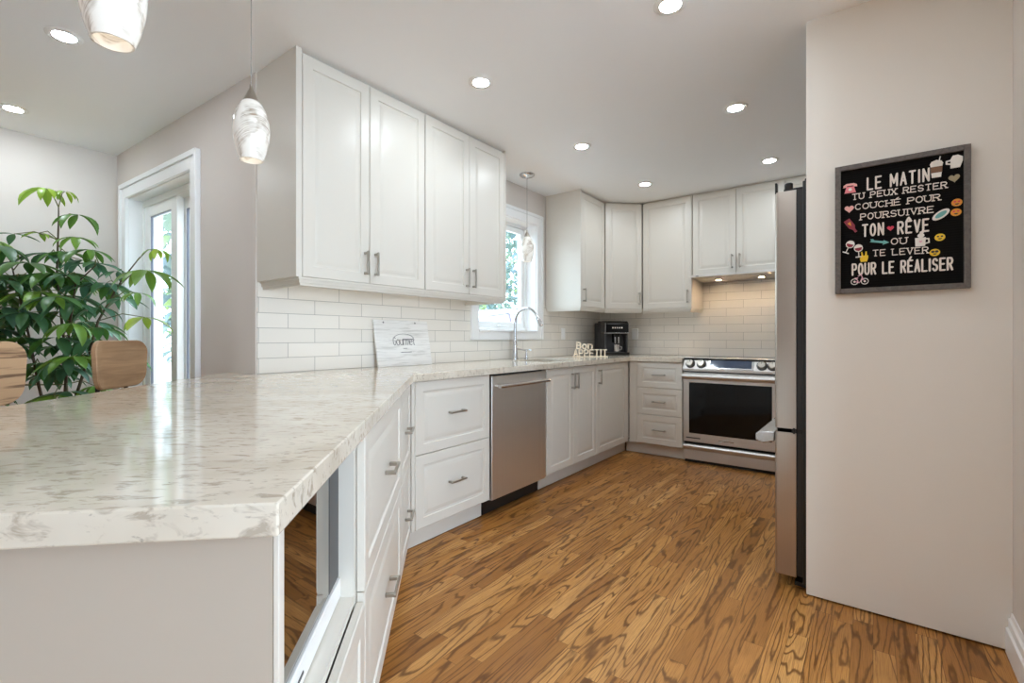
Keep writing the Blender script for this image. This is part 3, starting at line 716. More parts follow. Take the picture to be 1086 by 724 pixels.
# ------------------------------------------------------------------ stroke lettering
def arc(cx, cy, rx, ry, a0, a1, n=12): return [(cx+rx*math.cos(math.radians(a0+(a1-a0)*i/n)), cy+ry*math.sin(math.radians(a0+(a1-a0)*i/n))) for i in range(n+1)]
G = {
 'L': [[(0, 1), (0, 0), (1, 0)]], 'E': [[(1, 1), (0, 1), (0, 0), (1, 0)], [(0, .52), (.8, .52)]],
 'M': [[(0, 0), (0, 1), (.5, .25), (1, 1), (1, 0)]], 'A': [[(0, 0), (.5, 1), (1, 0)], [(.18, .33), (.82, .33)]],
 'T': [[(0, 1), (1, 1)], [(.5, 1), (.5, 0)]], 'I': [[(.5, 0), (.5, 1)]], 'N': [[(0, 0), (0, 1), (1, 0), (1, 1)]],
 'U': [[(0, 1)] + arc(.5, .33, .5, .33, 180, 360) + [(1, 1)]], 'P': [[(0, 0), (0, 1), (.55, 1)] + arc(.6, .74, .4, .26, 90, -90)[1:] + [(0, .48)]],
 'R': [[(0, 0), (0, 1), (.55, 1)] + arc(.6, .75, .4, .25, 90, -90)[1:] + [(0, .5)], [(.5, .5), (1, 0)]],
 'S': [arc(.5, .75, .46, .25, 20, 270, 12) + arc(.5, .25, .48, .25, 90, -160, 12)[1:]], 'O': [arc(.5, .5, .5, .5, 0, 360, 24)],
 'X': [[(0, 0), (1, 1)], [(0, 1), (1, 0)]], 'C': [arc(.52, .5, .5, .5, 45, 315, 18)], 'H': [[(0, 0), (0, 1)], [(1, 0), (1, 1)], [(0, .5), (1, .5)]],
 'V': [[(0, 1), (.5, 0), (1, 1)]], 'B': [[(0, 0), (0, 1), (.55, 1)] + arc(.6, .77, .36, .23, 90, -90)[1:] + [(0, .54)], [(.5, .54)] + arc(.6, .27, .4, .27, 90, -90) + [(0, 0), (0, .5)]],
 'o': [arc(.5, .36, .5, .36, 0, 360, 20)], 'n': [[(0, 0), (0, .72)], [(0, .45)] + arc(.5, .4, .5, .32, 160, 0, 10) + [(1, 0)]],
 'u': [[(0, .72), (0, .3)] + arc(.5, .3, .5, .3, 180, 360, 10) + [(1, .72)], [(1, .3), (1, 0)]], 'r': [[(0, 0), (0, .72)], [(0, .45)] + arc(.6, .42, .6, .3, 160, 60, 8)],
 'm': [[(0, 0), (0, .72)], [(0, .5)] + arc(.25, .45, .25, .26, 160, 0, 8) + [(.5, 0)], [(.5, .5)] + arc(.75, .45, .25, .26, 160, 0, 8) + [(1, 0)]],
 'e': [[(0.02, .38), (1, .38)] + arc(.5, .36, .5, .36, 5, 315, 16)], 't': [[(.4, .95), (.4, .15)] + arc(.7, .15, .3, .15, 180, 290, 6), [(0, .7), (.9, .7)]],
 'G': [arc(.52, .5, .5, .5, 45, 340, 18) + [(1, .48), (.6, .48)]],
}
G['É'] = G['E'] + [[(.35, 1.12), (.7, 1.3)]]; G['Ê'] = G['E'] + [[(.15, 1.1), (.5, 1.3), (.85, 1.1)]]
SER = {'T': [(.5, 0)], 'P': [(0, 0), ], 'E': [], 'U': [(0, 1), (1, 1)], 'X': [(0, 0), (1, 0), (0, 1), (1, 1)], 'R': [(0, 0), (1, 0)], 'H': [(0, 0), (1, 0), (0, 1), (1, 1)], 'V': [(0, 1), (1, 1)], 'I': [(.5, 0), (.5, 1)], 'L': [(0, 1)], 'A': [(0, 0), (1, 0)], 'N': [(0, 0), (0, 1), (1, 1)]}
SC = [0]
def stroke(mb, pts, th, y0, y1):
    """thick line in the xz plane, extruded from y0 to y1"""
    q0 = y0
    for i in range(len(pts)-1):
        SC[0] = (SC[0]+1) % 13; y0 = q0 - .00005*SC[0]
        a = Vector(pts[i]); b_ = Vector(pts[i+1]); d = b_-a
        if d.length < 1e-7: continue
        d.normalize(); n = Vector((-d.y, d.x))*th/2
        mb.prism([tuple(a+n), tuple(a-n), tuple(b_-n), tuple(b_+n)], y0, y1, 'y')
    for p in pts:
        SC[0] = (SC[0]+1) % 13; y0 = q0 - .00005*SC[0]
        mb.prism([(p[0]+th/2*math.cos(2*PI*j/10), p[1]+th/2*math.sin(2*PI*j/10)) for j in range(10)], y0, y1, 'y')
def text_line(mb, txt, x0, z0, x1, z1, h, th, y0, y1, adv=None, serif=False, gap=.3):
    """fits txt between the base points (x0,z0) and (x1,z1)"""
    ws = {'I': .12, ' ': .55, 'M': 1.25, 'm': 1.3, 't': .7, 'r': .6}
    wl_ = [ws.get(c_, 1.) for c_ in txt]
    if serif: wl_ = [(.35 if c_ == 'I' else q) for c_, q in zip(txt, wl_)]
    tot = sum(wl_) + gap*(len(txt)-1); u = (x1-x0)/tot; x = x0
    for c_, q in zip(txt, wl_):
        if c_ != ' ':
            t_ = (x-x0)/(x1-x0); zb = z0+(z1-z0)*t_
            for pl in G[c_]: stroke(mb, [(x+p[0]*q*u, zb+p[1]*h) for p in pl], th, y0, y1)
            if serif:
                for p in SER.get({'É': 'E'}.get(c_, c_), []):
                    xx = x+p[0]*q*u; zz = zb+p[1]*h; stroke(mb, [(xx-.22*u, zz), (xx+.22*u, zz)], th, y0, y1)
        x += (q+gap)*u

# ------------------------------------------------------------------ letter board on the partition
OX, OZ = .0776, 1.277
lb = thing('letter_board', 'black felt letter board with white french words in a grey frame', 'sign', (OX, 2.3715, OZ))
HW, HH = .2015, .515
m = MB(); fw = .019
m.box(-HW, -HW+fw, -.027, -.0005, 0, HH); m.box(HW-fw, HW, -.027, -.0005, 0, HH); m.box(-HW+fw, HW-fw, -.027, -.0005, 0, fw); m.box(-HW+fw, HW-fw, -.027, -.0005, HH-fw, HH); m.build('frame', 'frame_wood', lb, .001)
box('felt_panel', 'felt', lb, -HW+fw, HW-fw, -.016, -.001, fw, HH-fw)
Y0, Y1 = -.020, -.0155
def line(txt, x0, z0, x1, z1, h, th, serif=False, gap=.3):
    m = MB(); text_line(m, txt, x0-OX, z0-OZ, x1-OX, z1-OZ, h, th, Y0, Y1, serif=serif, gap=gap)
    return m.build('lettering', 'white_letter', lb)
line('LE MATIN', -.0175, 1.684, .165, 1.684, .045, .0060, gap=.75)
line('TU PEUX RESTER', -.066, 1.6525, .2145, 1.648, .0215, .0030, True, .42)
line('COUCHÉ POUR', -.057, 1.611, .196, 1.606, .0215, .0030, True, .32)
line('POURSUIVRE', -.040, 1.568, .178, 1.5635, .0225, .0030, True, .42)
line('TON', -.0325, 1.5015, .031, 1.5005, .0445, .0062, gap=.75)
line('RÊVE', .0765, 1.4975, .1635, 1.497, .044, .0062, gap=.75)
line('OU', .056, 1.4585, .1015, 1.4565, .0225, .0030, True, .4)
line('TE LEVER', .0, 1.4195, .163, 1.414, .0225, .0030, True, .45)
line('POUR LE RÉALISER', -.066, 1.350, .2295, 1.347, .043, .0060, gap=.7)
def smat(name, *c): 
    if name not in M: M[name] = mat(name, rgb(*c), .45)
    return name
for nm, c_ in (('s_pink', (236, 132, 140)), ('s_lightpink', (240, 178, 170)), ('s_wine', (142, 34, 52)), ('s_yellow', (240, 198, 40)), ('s_orange', (228, 150, 40)), ('s_teal', (110, 176, 172)), ('s_red', (214, 60, 84)), ('s_brown', (122, 84, 56)), ('s_white', (236, 230, 222)), ('s_taupe', (168, 152, 116)), ('s_dark', (50, 40, 36)), ('s_palepink', (226, 176, 190))): smat(nm, *c_)
def blob(parent, name, m_, polys, lab=None, cx=0., cz=0., y0=-.0205, y1=-.0155, rot=0.):
    mb = MB(); c_, s_ = math.cos(rot), math.sin(rot)
    for pl in polys: mb.prism([(cx-OX+p[0]*c_-p[1]*s_, cz-OZ+p[0]*s_+p[1]*c_) for p in pl], y0, y1, 'y')
    o = mb.build(name, m_, parent)
    if lab: o['label'] = lab
    return o
def ell(rx, rz, cx=0., cz=0., n=20): return [(cx+rx*math.cos(2*PI*i/n), cz+rz*math.sin(2*PI*i/n)) for i in range(n)]
def heart(s_): return [(s_*.0625*16*math.sin(t)**3, s_*.0625*(13*math.cos(t)-5*math.cos(2*t)-2*math.cos(3*t)-math.cos(4*t))) for t in [2*PI*i/28 for i in range(28)]]
YF = -.0215
# telephone
st = blob(lb, 'sticker', 's_pink', [[(-.019, -.021), (.019, -.021), (.012, .004), (-.012, .004)]], 'pink telephone sticker', -.0737, 1.7025)
blob(st, 'receiver', 's_lightpink', [[(-.023, .002), (-.022, .010), (-.012, .016), (.012, .016), (.022, .010), (.023, .002), (.013, .003), (.010, .008), (-.010, .008), (-.013, .003)]], None, -.0737, 1.7025, YF)
blob(st, 'dial', 's_white', [ell(.006, .006, 0, -.008)], None, -.0737, 1.7025, YF)
blob(lb, 'sticker', 's_lightpink', [heart(.0155)], 'pale pink heart sticker', -.0768, 1.6175)
bo = blob(lb, 'sticker', 's_wine', [[(-.011, -.026), (.011, -.026), (.011, .008), (.004, .02), (.004, .034), (-.004, .034), (-.004, .02), (-.011, .008)]], 'dark red wine bottle sticker', -.072, 1.551, rot=math.radians(-148))
blob(bo, 'bottle_label', 's_orange', [[(-.006, -.012), (.006, -.012), (.0, .004)]], None, -.072, 1.551, YF, rot=math.radians(-148))
for gx, gz, rt in ((-.0735, 1.474, -.45), (-.047, 1.456, .05)):
    g = blob(lb, 'sticker', 's_white', [ell(.0145, .015), [(-.0015, -.034), (.0015, -.034), (.0015, -.012), (-.0015, -.012)], [(-.011, -.037), (.011, -.037), (.011, -.033), (-.011, -.033)]], 'wine glass sticker', gx, gz, rot=rt)
    blob(g, 'wine', 's_wine', [[(-.012, .0), (.012, .002), (.0095, -.008), (0, -.012), (-.0095, -.008)]], None, gx, gz, YF, rot=rt)
blob(lb, 'sticker', 's_yellow', [[(-.011, -.020), (.009, -.020), (.013, -.004), (.013, .004), (.009, .004), (.008, .020), (.004, .020), (.002, .004), (-.003, .004), (-.006, .020), (-.010, .019), (-.009, .0), (-.014, -.006)]], 'yellow hand sticker giving a two-finger sign', -.0283, 1.420)
blob(lb, 'sticker', 's_teal', [[(-.030, -.002), (.012, -.004), (.012, -.010), (.030, 0), (.012, .008), (.012, .004), (-.016, .005), (-.022, .010), (-.030, .009), (-.026, .003)]], 'teal arrow sticker', .0195, 1.4725, rot=-.17)
blob(lb, 'sticker', 's_red', [heart(.0105)], 'small red heart sticker', .0535, 1.522)
cu = blob(lb, 'sticker', 's_white', [[(-.013, -.033), (.013, -.033), (.0175, .018), (-.0175, .018)], [(-.019, .016), (.019, .016), (.014, .026), (.0, .031), (-.014, .026)], [(.006, .026), (.009, .026), (.012, .042), (.009, .042)]], 'white takeaway coffee cup sticker', .1866, 1.7245)
blob(cu, 'sleeve', 's_brown', [[(-.0155, -.016), (.0155, -.016), (.0165, .006), (-.0165, .006)]], None, .1866, 1.7245, YF)
blob(lb, 'sticker', 's_white', [[(-.014, -.023), (.012, -.023), (.019, .0), (.019, .014), (.006, .023), (-.008, .022), (-.014, .010)]] + [[(-.014, .008), (-.027, .006), (-.027, -.006), (-.012, -.010), (-.012, -.006), (-.022, -.003), (-.022, .003), (-.014, .004)]], 'white mug sticker in the top right corner', .239, 1.739)
blob(lb, 'sticker', 's_taupe', [heart(.0155)], 'taupe heart sticker', .2353, 1.679, rot=.1)
ov = blob(lb, 'sticker', 's_white', [ell(.028, .0135)], 'white oval sticker', .199, 1.552, rot=.62)
blob(ov, 'oval_centre', 's_teal', [ell(.019, .008)], None, .199, 1.552, YF, rot=.62)
for ex, ez, cl, kind in ((.2423, 1.589, 's_orange', 0), (.2399, 1.554, 's_orange', 1), (.1962, 1.4686, 's_yellow', 2), (.182, 1.414, 's_yellow', 3)):
    e1 = blob(lb, 'sticker', cl, [ell(.0148, .0132)], ['orange smiley sticker with heart eyes', 'orange smiley sticker under the other one', 'yellow smiley sticker', 'yellow smiley sticker in dark glasses'][kind], ex, ez)
    ec = ['s_red', 's_red', 's_dark', 's_dark'][kind]; r_ = .0035 if kind != 3 else .0052
    blob(e1, 'eyes', ec, [ell(r_, r_*.8, -.0055, .003), ell(r_, r_*.8, .0055, .003)], None, ex, ez, YF)
    blob(e1, 'mouth', 's_dark', [[(-.006, -.004), (.006, -.004), (.003, -.008), (-.003, -.008)]], None, ex, ez, YF)
mg = blob(lb, 'sticker', 's_white', [[(-.019, -.022), (.009, -.022), (.011, .010), (-.020, .010)], [(.010, .006), (.021, .006), (.022, -.012), (.009, -.015), (.009, -.011), (.018, -.009), (.017, .002), (.010, .002)], ell(.010, .008, -.003, .018), ell(.006, .006, -.001, .028), [(-.002, .030), (.002, .030), (.004, .040), (.0, .038)]], 'white steaming mug sticker', .146, 1.464)
blob(mg, 'mug_mark', 's_palepink', [heart(.005)], None, .142, 1.459, YF)
def ring(rx, cx, cz, w_=.0025, n=18): return [[(cx+(rx)*math.cos(2*PI*(i+j)/n), cz+rx*math.sin(2*PI*(i+j)/n)) for j in (0, 1)] + [(cx+(rx-w_)*math.cos(2*PI*(i+j)/n), cz+(rx-w_)*math.sin(2*PI*(i+j)/n)) for j in (1, 0)] for i in range(n)]
bk = blob(lb, 'sticker', 's_white', ring(.0125, -.0175, 0) + ring(.0125, .0155, 0) + [ell(.004, .004, -.0175, 0, 8), ell(.004, .004, .0155, 0, 8)], 'white bicycle sticker', -.042, 1.3225)
blob(bk, 'bicycle_frame', 's_palepink', [[(-.0175, -.001), (-.0175, .002), (-.002, -.003), (-.002, -.006)], [(-.002, -.005), (.001, -.003), (.010, .016), (.007, .018)], [(.0155, .0), (.013, .0), (.002, .026), (.005, .027)], [(-.006, .020), (.006, .026), (.006, .029), (-.007, .023)], [(-.012, .013), (-.010, .013), (-.004, -.003), (-.007, -.003)], [(-.017, .012), (-.006, .012), (-.006, .0155), (-.017, .0155)]], None, -.042, 1.3225, YF)

# ------------------------------------------------------------------ leaning board, letters, coffee machine
bd = thing('serving_board', 'whitewashed wooden board with a grey Gourmet print leaning on the tiles', 'board', (-2.415, 2.056, .9142), RL)
bd.rotation_euler = (math.radians(-10.5), 0, RL)
m = MB(); m.panel(-.224, .224, 0, .302, .012, raised=False); m.build('board', 'whitewash', bd, .002)
m = MB(); text_line(m, 'Gourmet', -.090, .138, .088, .138, .050, .0042, -.0012, .0008, gap=.26)
m.build('lettering', 'ink', bd)
m = MB(); stroke(m, arc(0, .175, .085, .036, 20, 160, 16), .0028, -.0012, .0008); stroke(m, [(-.01, .176), (.075, .176)], .006, -.0012, .0006); stroke(m, [(-.035, .09), (.05, .09)], .004, -.0012, .0006); stroke(m, [(-.012, .115), (.015, .115)], .003, -.0012, .0006)
m.build('ornament', 'ink', bd)
m = MB()
for x in (-.15, .11): m.lathe([(.006, -.001), (.006, .001)], (x, 0, .285), 14, 'y')
m.build('nail_head', 'ink', bd)

ba = thing('letter_ornament', 'cream wooden Bon Appetit letters standing on the counter by the coffee machine', 'decoration', (-2.128, 4.03, .9156), math.radians(38))
m = MB(); text_line(m, 'APPETIT', -.155, .004, .155, .004, .062, .0095, -.008, .010, serif=True, gap=.45); m.box(-.165, .165, -.010, .012, 0, .006); m.build('lower_word', 'cream_wood', ba)
m = MB(); text_line(m, 'Bon', -.128, .078, .016, .078, .056, .0125, -.008, .010, gap=.5); m.build('upper_word', 'cream_wood', ba)

cm = thing('coffee_machine', 'black automatic coffee machine with silver trim standing in the counter corner', 'coffee machine', (-2.225, 4.675, .9142), math.radians(45))
# local: x width, -y front
m = MB(); m.prism([(-.17, 0), (.165, 0), (.165, .345), (.14, .365), (-.05, .365), (-.165, .345)], -.115, .115, 'x')
body = MB(); body.box(-.125, .125, -.03, .175, 0, .34); body.box(-.125, -.105, -.165, -.03, .03, .34); body.box(.105, .125, -.165, -.03, .03, .34); body.box(-.105, .105, -.10, -.03, .03, .22)
body.build('body', 'dark_grey', cm, .006)
m = MB(); m.prism([(-.19, .232), (-.03, .232), (-.03, .352), (-.155, .352), (-.19, .325)], -.126, .126, 'x'); m.build('head', 'black_gloss', cm, .006)
m = MB(); m.box(-.128, .128, -.194, -.150, .224, .232); m.box(-.128, -.122, -.196, -.186, .224, .335); m.build('chrome_trim', 'chrome', cm, .002)
m = MB()
for i in range(5): m.box(-.052+i*.024, -.040+i*.024, -.192, -.187, .276+.0, .290)
m.build('button', 'white_letter', cm)
m = MB(); m.prism([(-.205, .0), (-.03, .0), (-.03, .032), (-.205, .034)], -.128, .128, 'x'); m.build('drip_tray', 'black', cm, .004)
m = MB(); m.box(-.025, .035, -.165, -.10, .13, .232); m.build('spout', 'black_gloss', cm, .006)
m = MB(); m.box(-.02, -.006, -.172, -.164, .12, .19); m.box(.016, .030, -.172, -.164, .12, .19); m.build('spout_trim', 'chrome', cm, .002)
m = MB(); m.prism([(-.05, .358), (.13, .358), (.15, .342), (-.10, .342)], -.10, .10, 'x'); m.build('lid', 'black', cm, .004)
m = MB(); m.tube([(-.125, .12, .05), (-.16, .12, .06), (-.20, .08, .11), (-.235, .06, .115), (-.27, .06, .06), (-.285, .06, .006)], .0045, 8); m.build('power_cord', 'black', cm, smooth=60)
cup = thing('coffee_cup', 'small shiny metal cup under the spout of the coffee machine', 'cup', (0, 0, 0))
q = Matrix.Rotation(math.radians(45), 3, 'Z') @ Vector((.004, -.158, 0)); cup.location = (-2.225+q.x, 4.675+q.y, .9142+.0345)
m = MB(); m.lathe([(.030, 0), (.034, .02), (.034, .075), (.031, .075), (.029, .01), (.001, .006)], n=24); m.build('bowl', 'chrome', cup, smooth=40)
m = MB(); m.tube([(.03, 0, .06), (.055, 0, .055), (.055, 0, .03), (.03, 0, .02)], .004, 8); m.build('cup_handle', 'chrome', cup, smooth=60)

def outlet(loc, rot, label):
    r = thing('wall_outlet', label, 'outlet', loc, rot)
    m = MB(); m.panel(-.036, .036, -.058, .058, .006, raised=False, y=-.006); m.build('plate', 'white_plastic', r, .001)
    m = MB(); m.box(-.017, .017, -.0075, -.0055, -.034, .034); m.build('socket', 'white_trim', r, .001)
outlet((XW+.0082, 4.12, 1.135), RL, 'white outlet plate on the tiles between window and coffee machine')
outlet((-2.06, YB-.0082, 1.135), 0., 'white outlet plate on the range wall right of the coffee machine')

# ------------------------------------------------------------------ counter stools
def stool(center, label, wood):
    ang = RP   # local -y faces the counter
    r = thing('counter_stool', label, 'stool', (center[0], center[1], 0), ang, 'wooden counter stools')
    # curved backrest, local x width, y depth; centre at y=0
    wv, z0, z1, th = .165, .885, 1.087, .022
    n = 14; loops = []
    def outline(grow, yoff):
        L_ = []
        hx, hz, r_ = wv-grow, (z1-z0)/2-grow, .058-grow
        for sx, sz, a0 in ((1, 1, 0), (-1, 1, 90), (-1, -1, 180), (1, -1, 270)):
            for i in range(7):
                a = math.radians(a0+i*15); x = sx*(hx-r_)+r_*math.cos(a); z = (z0+z1)/2+sz*(hz-r_)+r_*math.sin(a)
                taper = 1. - .10*((z0+z1)/2 - z + hz)/(2*hz)
                L_.append((x*taper, yoff - .9*x*x, z))
        return L_
    m = MB(); m.rings([outline(.05, 0), outline(.004, 0), outline(0, .004), outline(0, th-.004), outline(.004, th), outline(.05, th)]); m.build('backrest', wood, r, smooth=35)
    m = MB()
    for s_ in (-1, 1): m.tube([(s_*.085, .025, .93), (s_*.085, .022, .86), (s_*.085, -.01, .70), (s_*.085, -.03, .655)], .008, 10)
    m.build('back_post', 'black_metal', r, smooth=50)
    m = MB(); m.rings([[(a*.185*(1-.08*(b_ > 0)), -.20+b_*.185, .655) for a, b_ in sq] for sq in [[(math.copysign(abs(math.cos(t))**.5, math.cos(t)), math.copysign(abs(math.sin(t))**.5, math.sin(t))) for t in [2*PI*i/28 for i in range(28)]]]] + [[(a*.185*(1-.08*(b_ > 0)), -.20+b_*.185, .675) for a, b_ in [(math.copysign(abs(math.cos(t))**.5, math.cos(t)), math.copysign(abs(math.sin(t))**.5, math.sin(t))) for t in [2*PI*i/28 for i in range(28)]]]]); m.build('seat', wood, r, .004)
    for sx in (-1, 1):
        for sy in (-1, 1): MB().tube([(sx*.13, -.20+sy*.13, .655), (sx*.185, -.20+sy*.185, 0)], .010, 10).build('leg', 'black_metal', r, smooth=50)
    m = MB(); k_ = .172
    cs = [(-k_, -.2-k_, .22), (k_, -.2-k_, .22), (k_, -.2+k_, .22), (-k_, -.2+k_, .22)]
    for i in range(4): m.tube([cs[i], cs[(i+1) % 4]], .007, 8)
    m.build('footrest', 'black_metal', r, smooth=50)
stool((-2.564, .603), 'wooden counter stool with plain brown backrest nearest the patio door', 'stool_wood')
stool((-2.127, .156), 'wooden counter stool with dark striped backrest at the left edge', 'stool_wood_striped')

# ------------------------------------------------------------------ big indoor plant
PX, PY = -3.85, .62
pl = thing('potted_plant', 'big leafy money tree with palmate green leaves in the dining corner', 'plant', (PX, PY, 0))
m = MB(); m.lathe([(.13, 0), (.16, .03), (.19, .32), (.195, .34), (.178, .34), (.172, .30), (.001, .30)], n=36); m.build('pot', 'clay', pl, smooth=40)
m = MB(); m.lathe([(.17, .285), (.1, .305), (.001, .31)], n=24); m.build('soil', 'soil', pl, smooth=60)
class Leaves(MB):
    def __init__(s): super().__init__(); s.t = []
    def leaflet(s, base, d, up, L, Wd, droop, tone):
        d = d.normalized(); side = d.cross(up).normalized(); nseg = 6; p = Vector(base); dirv = d.copy(); rows = []
        for i in range(nseg+1):
            t = i/nseg; wv = Wd*(math.sin(PI*min(1, t**1.15*.96+.04)))*.5
            nrm = side.cross(dirv).normalized()
            rows.append([p - side*wv + nrm*wv*.35, p.copy(), p + side*wv + nrm*wv*.35])
            q = Matrix.Rotation(-droop/nseg, 3, side); dirv = (q @ dirv).normalized(); p = p + dirv*L/nseg
        vs = [x for r in rows for x in r]; fs = []
        for i in range(nseg):
            fs += [(i*3, i*3+1, i*3+4, i*3+3), (i*3+1, i*3+2, i*3+5, i*3+4)]
        s.add(vs, fs); s.t += [tone + (i % 2)*.04 for i in range(len(fs))]
    def cluster(s, c, out, L, n=6, droop=1.1, tone=.3, spread=1., pitch=-.05):
        out = Vector(out); out.z = 0
        if out.length < .01: out = Vector((1, 0, 0))
        a0 = math.atan2(out.y, out.x)
        for i in range(n):
            t = (i-(n-1)/2)/max(1, n-1) if n > 1 else 0
            a = a0 + t*2*PI*.86*spread + random.uniform(-.12, .12)
            d = Vector((math.cos(a)*math.cos(pitch), math.sin(a)*math.cos(pitch), math.sin(pitch)))
            l = L*random.uniform(1.0, 1.35)*(1.-.2*abs(t)*2)
            s.leaflet(Vector(c)+d*.008, d, Vector((0, 0, 1)), l, l*.29, droop*random.uniform(.75, 1.3), tone+random.uniform(-.07, .07))
    def build_leaves(s, name, m_, parent):
        me = bpy.data.meshes.new(name); me.from_pydata(s.v, [], s.f); me.update()
        ca = me.color_attributes.new('tone', 'FLOAT_COLOR', 'CORNER')
        vals = []
        for p, t in zip(me.polygons, s.t): vals += [max(0, min(1, t)), 0, 0, 1]*p.loop_total
        ca.data.foreach_set('color', vals)
        me.polygons.foreach_set('use_smooth', [True]*len(me.polygons))
        me.materials.append(M[m_]); o = bpy.data.objects.new(name, me); COL.objects.link(o); o.parent = parent
        return o
lv = Leaves(); stems = MB(); twig = MB()
rp = random.Random(11)
th_ = math.atan(383/F_PX); FW = Vector((-math.sin(th_), math.cos(th_), 0)); RT = Vector((math.cos(th_), math.sin(th_), 0))
def pt(a, k_, h): return FW*k_ + RT*a + Vector((0, 0, h)) - Vector((PX, PY, 0))     # across, away, height (metres)
# (across, away, height, leaf length, leaflets, droop, tone)
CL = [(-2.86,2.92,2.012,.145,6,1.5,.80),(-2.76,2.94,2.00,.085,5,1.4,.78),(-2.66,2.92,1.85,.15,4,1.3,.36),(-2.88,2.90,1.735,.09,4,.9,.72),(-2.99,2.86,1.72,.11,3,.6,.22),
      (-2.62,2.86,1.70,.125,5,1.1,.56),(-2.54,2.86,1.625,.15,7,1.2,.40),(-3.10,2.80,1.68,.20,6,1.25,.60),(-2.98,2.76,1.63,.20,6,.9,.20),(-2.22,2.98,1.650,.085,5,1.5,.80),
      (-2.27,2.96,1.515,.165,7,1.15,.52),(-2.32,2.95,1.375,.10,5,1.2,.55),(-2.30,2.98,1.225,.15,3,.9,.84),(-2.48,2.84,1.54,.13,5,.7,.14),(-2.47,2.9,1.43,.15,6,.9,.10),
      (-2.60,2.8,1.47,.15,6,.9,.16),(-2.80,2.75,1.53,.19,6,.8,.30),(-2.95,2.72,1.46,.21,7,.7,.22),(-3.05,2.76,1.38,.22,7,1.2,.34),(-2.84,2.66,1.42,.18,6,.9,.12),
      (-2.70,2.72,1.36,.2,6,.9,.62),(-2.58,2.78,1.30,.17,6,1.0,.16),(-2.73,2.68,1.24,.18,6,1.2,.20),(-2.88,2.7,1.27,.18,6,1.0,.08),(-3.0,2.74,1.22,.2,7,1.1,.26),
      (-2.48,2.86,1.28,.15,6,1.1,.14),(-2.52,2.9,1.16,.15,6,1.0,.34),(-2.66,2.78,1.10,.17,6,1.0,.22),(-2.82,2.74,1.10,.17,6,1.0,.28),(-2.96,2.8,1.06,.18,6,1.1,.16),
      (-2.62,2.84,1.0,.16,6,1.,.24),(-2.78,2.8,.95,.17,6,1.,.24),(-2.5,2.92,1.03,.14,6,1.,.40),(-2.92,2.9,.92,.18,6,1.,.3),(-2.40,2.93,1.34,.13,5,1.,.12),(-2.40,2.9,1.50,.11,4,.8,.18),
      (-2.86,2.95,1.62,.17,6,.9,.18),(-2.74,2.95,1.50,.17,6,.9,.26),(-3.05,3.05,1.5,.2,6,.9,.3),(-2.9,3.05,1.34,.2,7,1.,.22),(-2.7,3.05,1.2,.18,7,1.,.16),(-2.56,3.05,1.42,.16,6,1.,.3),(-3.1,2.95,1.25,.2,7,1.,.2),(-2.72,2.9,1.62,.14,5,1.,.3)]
for i in range(40):
    h_ = rp.uniform(.72, 1.58); wd_ = .44 - .22*max(0, h_-1.2)/.4
    CL.append((-2.78+rp.uniform(-wd_, wd_*.8), 2.88+rp.uniform(-.28, .22), h_, rp.uniform(.13, .2), rp.choice((5, 6, 7)), rp.uniform(.8, 1.4), rp.choice((.08, .14, .22, .3, .4, .52))))
trunks = [[(0, 0, .3), tuple(pt(-2.76, 2.95, .75)), tuple(pt(-2.76, 2.93, 1.1)), tuple(pt(-2.80, 2.93, 1.5)), tuple(pt(-2.79, 2.93, 1.80)), tuple(pt(-2.79, 2.93, 1.90))],
          [(.03, .02, .3), tuple(pt(-2.70, 2.88, .8)), tuple(pt(-2.66, 2.86, 1.15)), tuple(pt(-2.62, 2.86, 1.42)), tuple(pt(-2.50, 2.88, 1.55))],
          [(-.03, .02, .3), tuple(pt(-2.84, 2.86, .8)), tuple(pt(-2.88, 2.82, 1.2)), tuple(pt(-2.95, 2.80, 1.55))],
          [(.02, -.03, .3), tuple(pt(-2.62, 2.9, .85)), tuple(pt(-2.52, 2.9, 1.2)), tuple(pt(-2.42, 2.95, 1.45)), tuple(pt(-2.32, 2.97, 1.60))]]
nodes = []
for i, tk in enumerate(trunks):
    # smooth the polyline
    P_ = [Vector(p) for p in tk]; fine = []
    for a, b_ in zip(P_[:-1], P_[1:]):
        for j in range(6): fine.append(a.lerp(b_, j/6))
    fine.append(P_[-1]); nn = len(fine)
    stems.tube(fine, [.010*(1-.7*j/nn) for j in range(nn)], 8); nodes += fine[7:]
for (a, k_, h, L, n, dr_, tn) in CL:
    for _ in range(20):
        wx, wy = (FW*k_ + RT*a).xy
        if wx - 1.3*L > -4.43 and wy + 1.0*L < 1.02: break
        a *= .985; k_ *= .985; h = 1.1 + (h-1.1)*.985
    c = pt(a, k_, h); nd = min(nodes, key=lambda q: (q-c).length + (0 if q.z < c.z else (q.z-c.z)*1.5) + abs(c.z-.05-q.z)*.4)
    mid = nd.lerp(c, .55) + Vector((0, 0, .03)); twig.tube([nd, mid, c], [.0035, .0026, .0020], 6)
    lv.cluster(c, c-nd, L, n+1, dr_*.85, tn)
lv.build_leaves('foliage', 'leaf', pl); stems.build('trunk', 'bark', pl, smooth=60); twig.build('petiole', 'green_stem', pl, smooth=60)

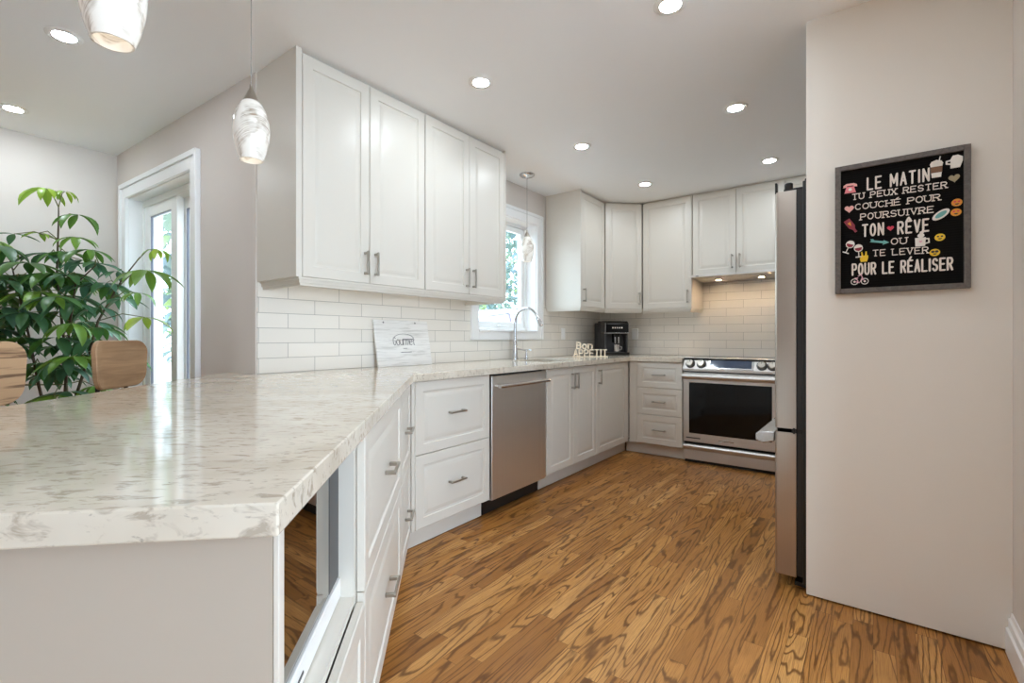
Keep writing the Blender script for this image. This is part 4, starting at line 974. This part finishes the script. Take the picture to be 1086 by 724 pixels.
# ------------------------------------------------------------------ outdoors
M['bounce_ground'] = mat('pale_bounce_ground', rgb(232, 233, 232), .9)  # ground made very pale to bounce skylight up to the ceiling
struct(MB().box(-30, 12, -12, 30, -.4, -.3).build('ground', 'bounce_ground'))
M['siding'] = mat('pale_siding', rgb(226, 226, 228), .8)
def tree(loc, h, rad, n, label, sq=1.):
    r = thing('garden_tree', label, 'tree', (*loc, -.3))
    MB().tube([(0, 0, 0), (.05, 0, h*.35), (0, .05, h*.8)], [.11, .08, .03], 10).build('trunk', 'bark', r, smooth=60)
    l = Leaves()
    for i in range(n):
        d = Vector((random.gauss(0, 1), random.gauss(0, 1), random.gauss(0, 1))).normalized()*random.uniform(.45, 1.)**.6
        c = Vector((d.x*rad, d.y*rad, h*.62+d.z*h*.40*sq)); a = random.uniform(0, 2*PI)
        dv_ = Vector((math.cos(a), math.sin(a), random.uniform(-.6, .3)))
        l.leaflet(c, dv_, Vector((0, 0, 1)), random.uniform(.16, .30), .13, random.uniform(.2, 1.2), random.uniform(.05, .85))
    l.build_leaves('foliage', 'hazed_tree_leaf', r)
tree((-7.4, 10.6), 5.2, 2.0, 3000, 'grey-green tree behind the right half of the kitchen window view')
tree((-12.2, 12.2), 6.5, 2.6, 3400, 'taller tree farther back, left of the other tree in the kitchen window')
tree((-7.6, 2.6), 4.6, .8, 700, 'light green tree seen through the left patio door pane')
# parked car seen through the window
car = thing('parked_car', 'white car parked outside, its roof showing through the kitchen window', 'car', (-6.05, 6.75, -.3), PI/2)
car.scale = (1.12, 1.0, 1.12)
def car_loop(y, sc_x, z0_, z1_):
    pass
side = [(-2.1, .35), (-2.12, .75), (-1.95, .95), (-1.1, 1.05), (-.45, 1.52), (.2, 1.62), (.95, 1.58), (1.75, 1.12), (2.08, 1.02), (2.12, .5), (2.05, .35)]
lower = [(-2.1, .35), (-2.14, .72), (-1.95, .98), (-1.1, 1.10), (1.85, 1.14), (2.1, 1.0), (2.12, .5), (2.05, .35)]
m = MB(); m.rings([[(x, y*(1.), z) for x, z in lower] for y in (-.86, -.80, .80, .86)] if False else [[(x*.985, -.86, z) for x, z in lower], [(x, -.80, z) for x, z in lower], [(x, .80, z) for x, z in lower], [(x*.985, .86, z) for x, z in lower]])
M['car_paint'] = mat('white_car_paint', rgb(240, 240, 242), .15, coat=.5)
m.build('car_body', 'car_paint', car, .03)
roof = [(-.62, 1.50), (-.30, 1.66), (.2, 1.72), (.9, 1.70), (1.35, 1.56), (1.30, 1.52), (.9, 1.63), (.2, 1.65), (-.28, 1.59), (-.58, 1.46)]
m = MB(); m.prism(roof, -.66, .66, 'y')
for s_ in (-1, 1):
    for a, b_ in (((-1.15, 1.08), (-.6, 1.49)), ((.35, 1.12), (.32, 1.67)), ((1.85, 1.12), (1.33, 1.55))):
        m.tube([(a[0], s_*.80, a[1]), (b_[0], s_*.64, b_[1])], .035, 8)
m.build('roof', 'car_paint', car, .01)
M['car_glass'] = mat('tinted_car_glass', rgb(128, 118, 132), .08)
gl_ = [(-1.12, 1.10), (-.55, 1.48), (-.28, 1.58), (.2, 1.64), (.9, 1.62), (1.30, 1.52), (1.80, 1.12)]
m = MB(); m.rings([[(x, -.78+.16*(z-1.1)/.55, z) for x, z in gl_], [(x, .78-.16*(z-1.1)/.55, z) for x, z in gl_]]); m.build('side_glass', 'car_glass', car)
for x in (-1.35, 1.35):
    for y in (-.74, .74):
        wh = MB(); wh.lathe([(.12, -.1), (.30, -.11), (.34, -.07), (.34, .07), (.30, .11), (.12, .1)], (x, y, .34), 28, 'y'); q = wh.build('wheel', 'black', car, smooth=40)
        MB().lathe([(.02, -.115), (.19, -.112), (.19, .112), (.02, .115)], (x, y, .34), 20, 'y').build('hub_cap', 'silver_plastic', q, smooth=40)
# deck railing beyond the patio door
ra = thing('deck_railing', 'white deck railing outside the patio door', 'railing', (-7.4, 3.4, -.3), math.radians(20))
box('top_rail', 'white_plastic', ra, -2.2, 2.2, -.04, .04, 1.26, 1.32); box('bottom_rail', 'white_plastic', ra, -2.2, 2.2, -.03, .03, .36, .42)
for i in range(5): box('post', 'white_plastic', ra, -2.2+i*1.08, -2.12+i*1.08, -.045, .045, 0, 1.36)
for i in range(36):
    x = -2.08+i*.118
    box('baluster', 'white_plastic', ra, x, x+.03, -.015, .015, .42, 1.26)
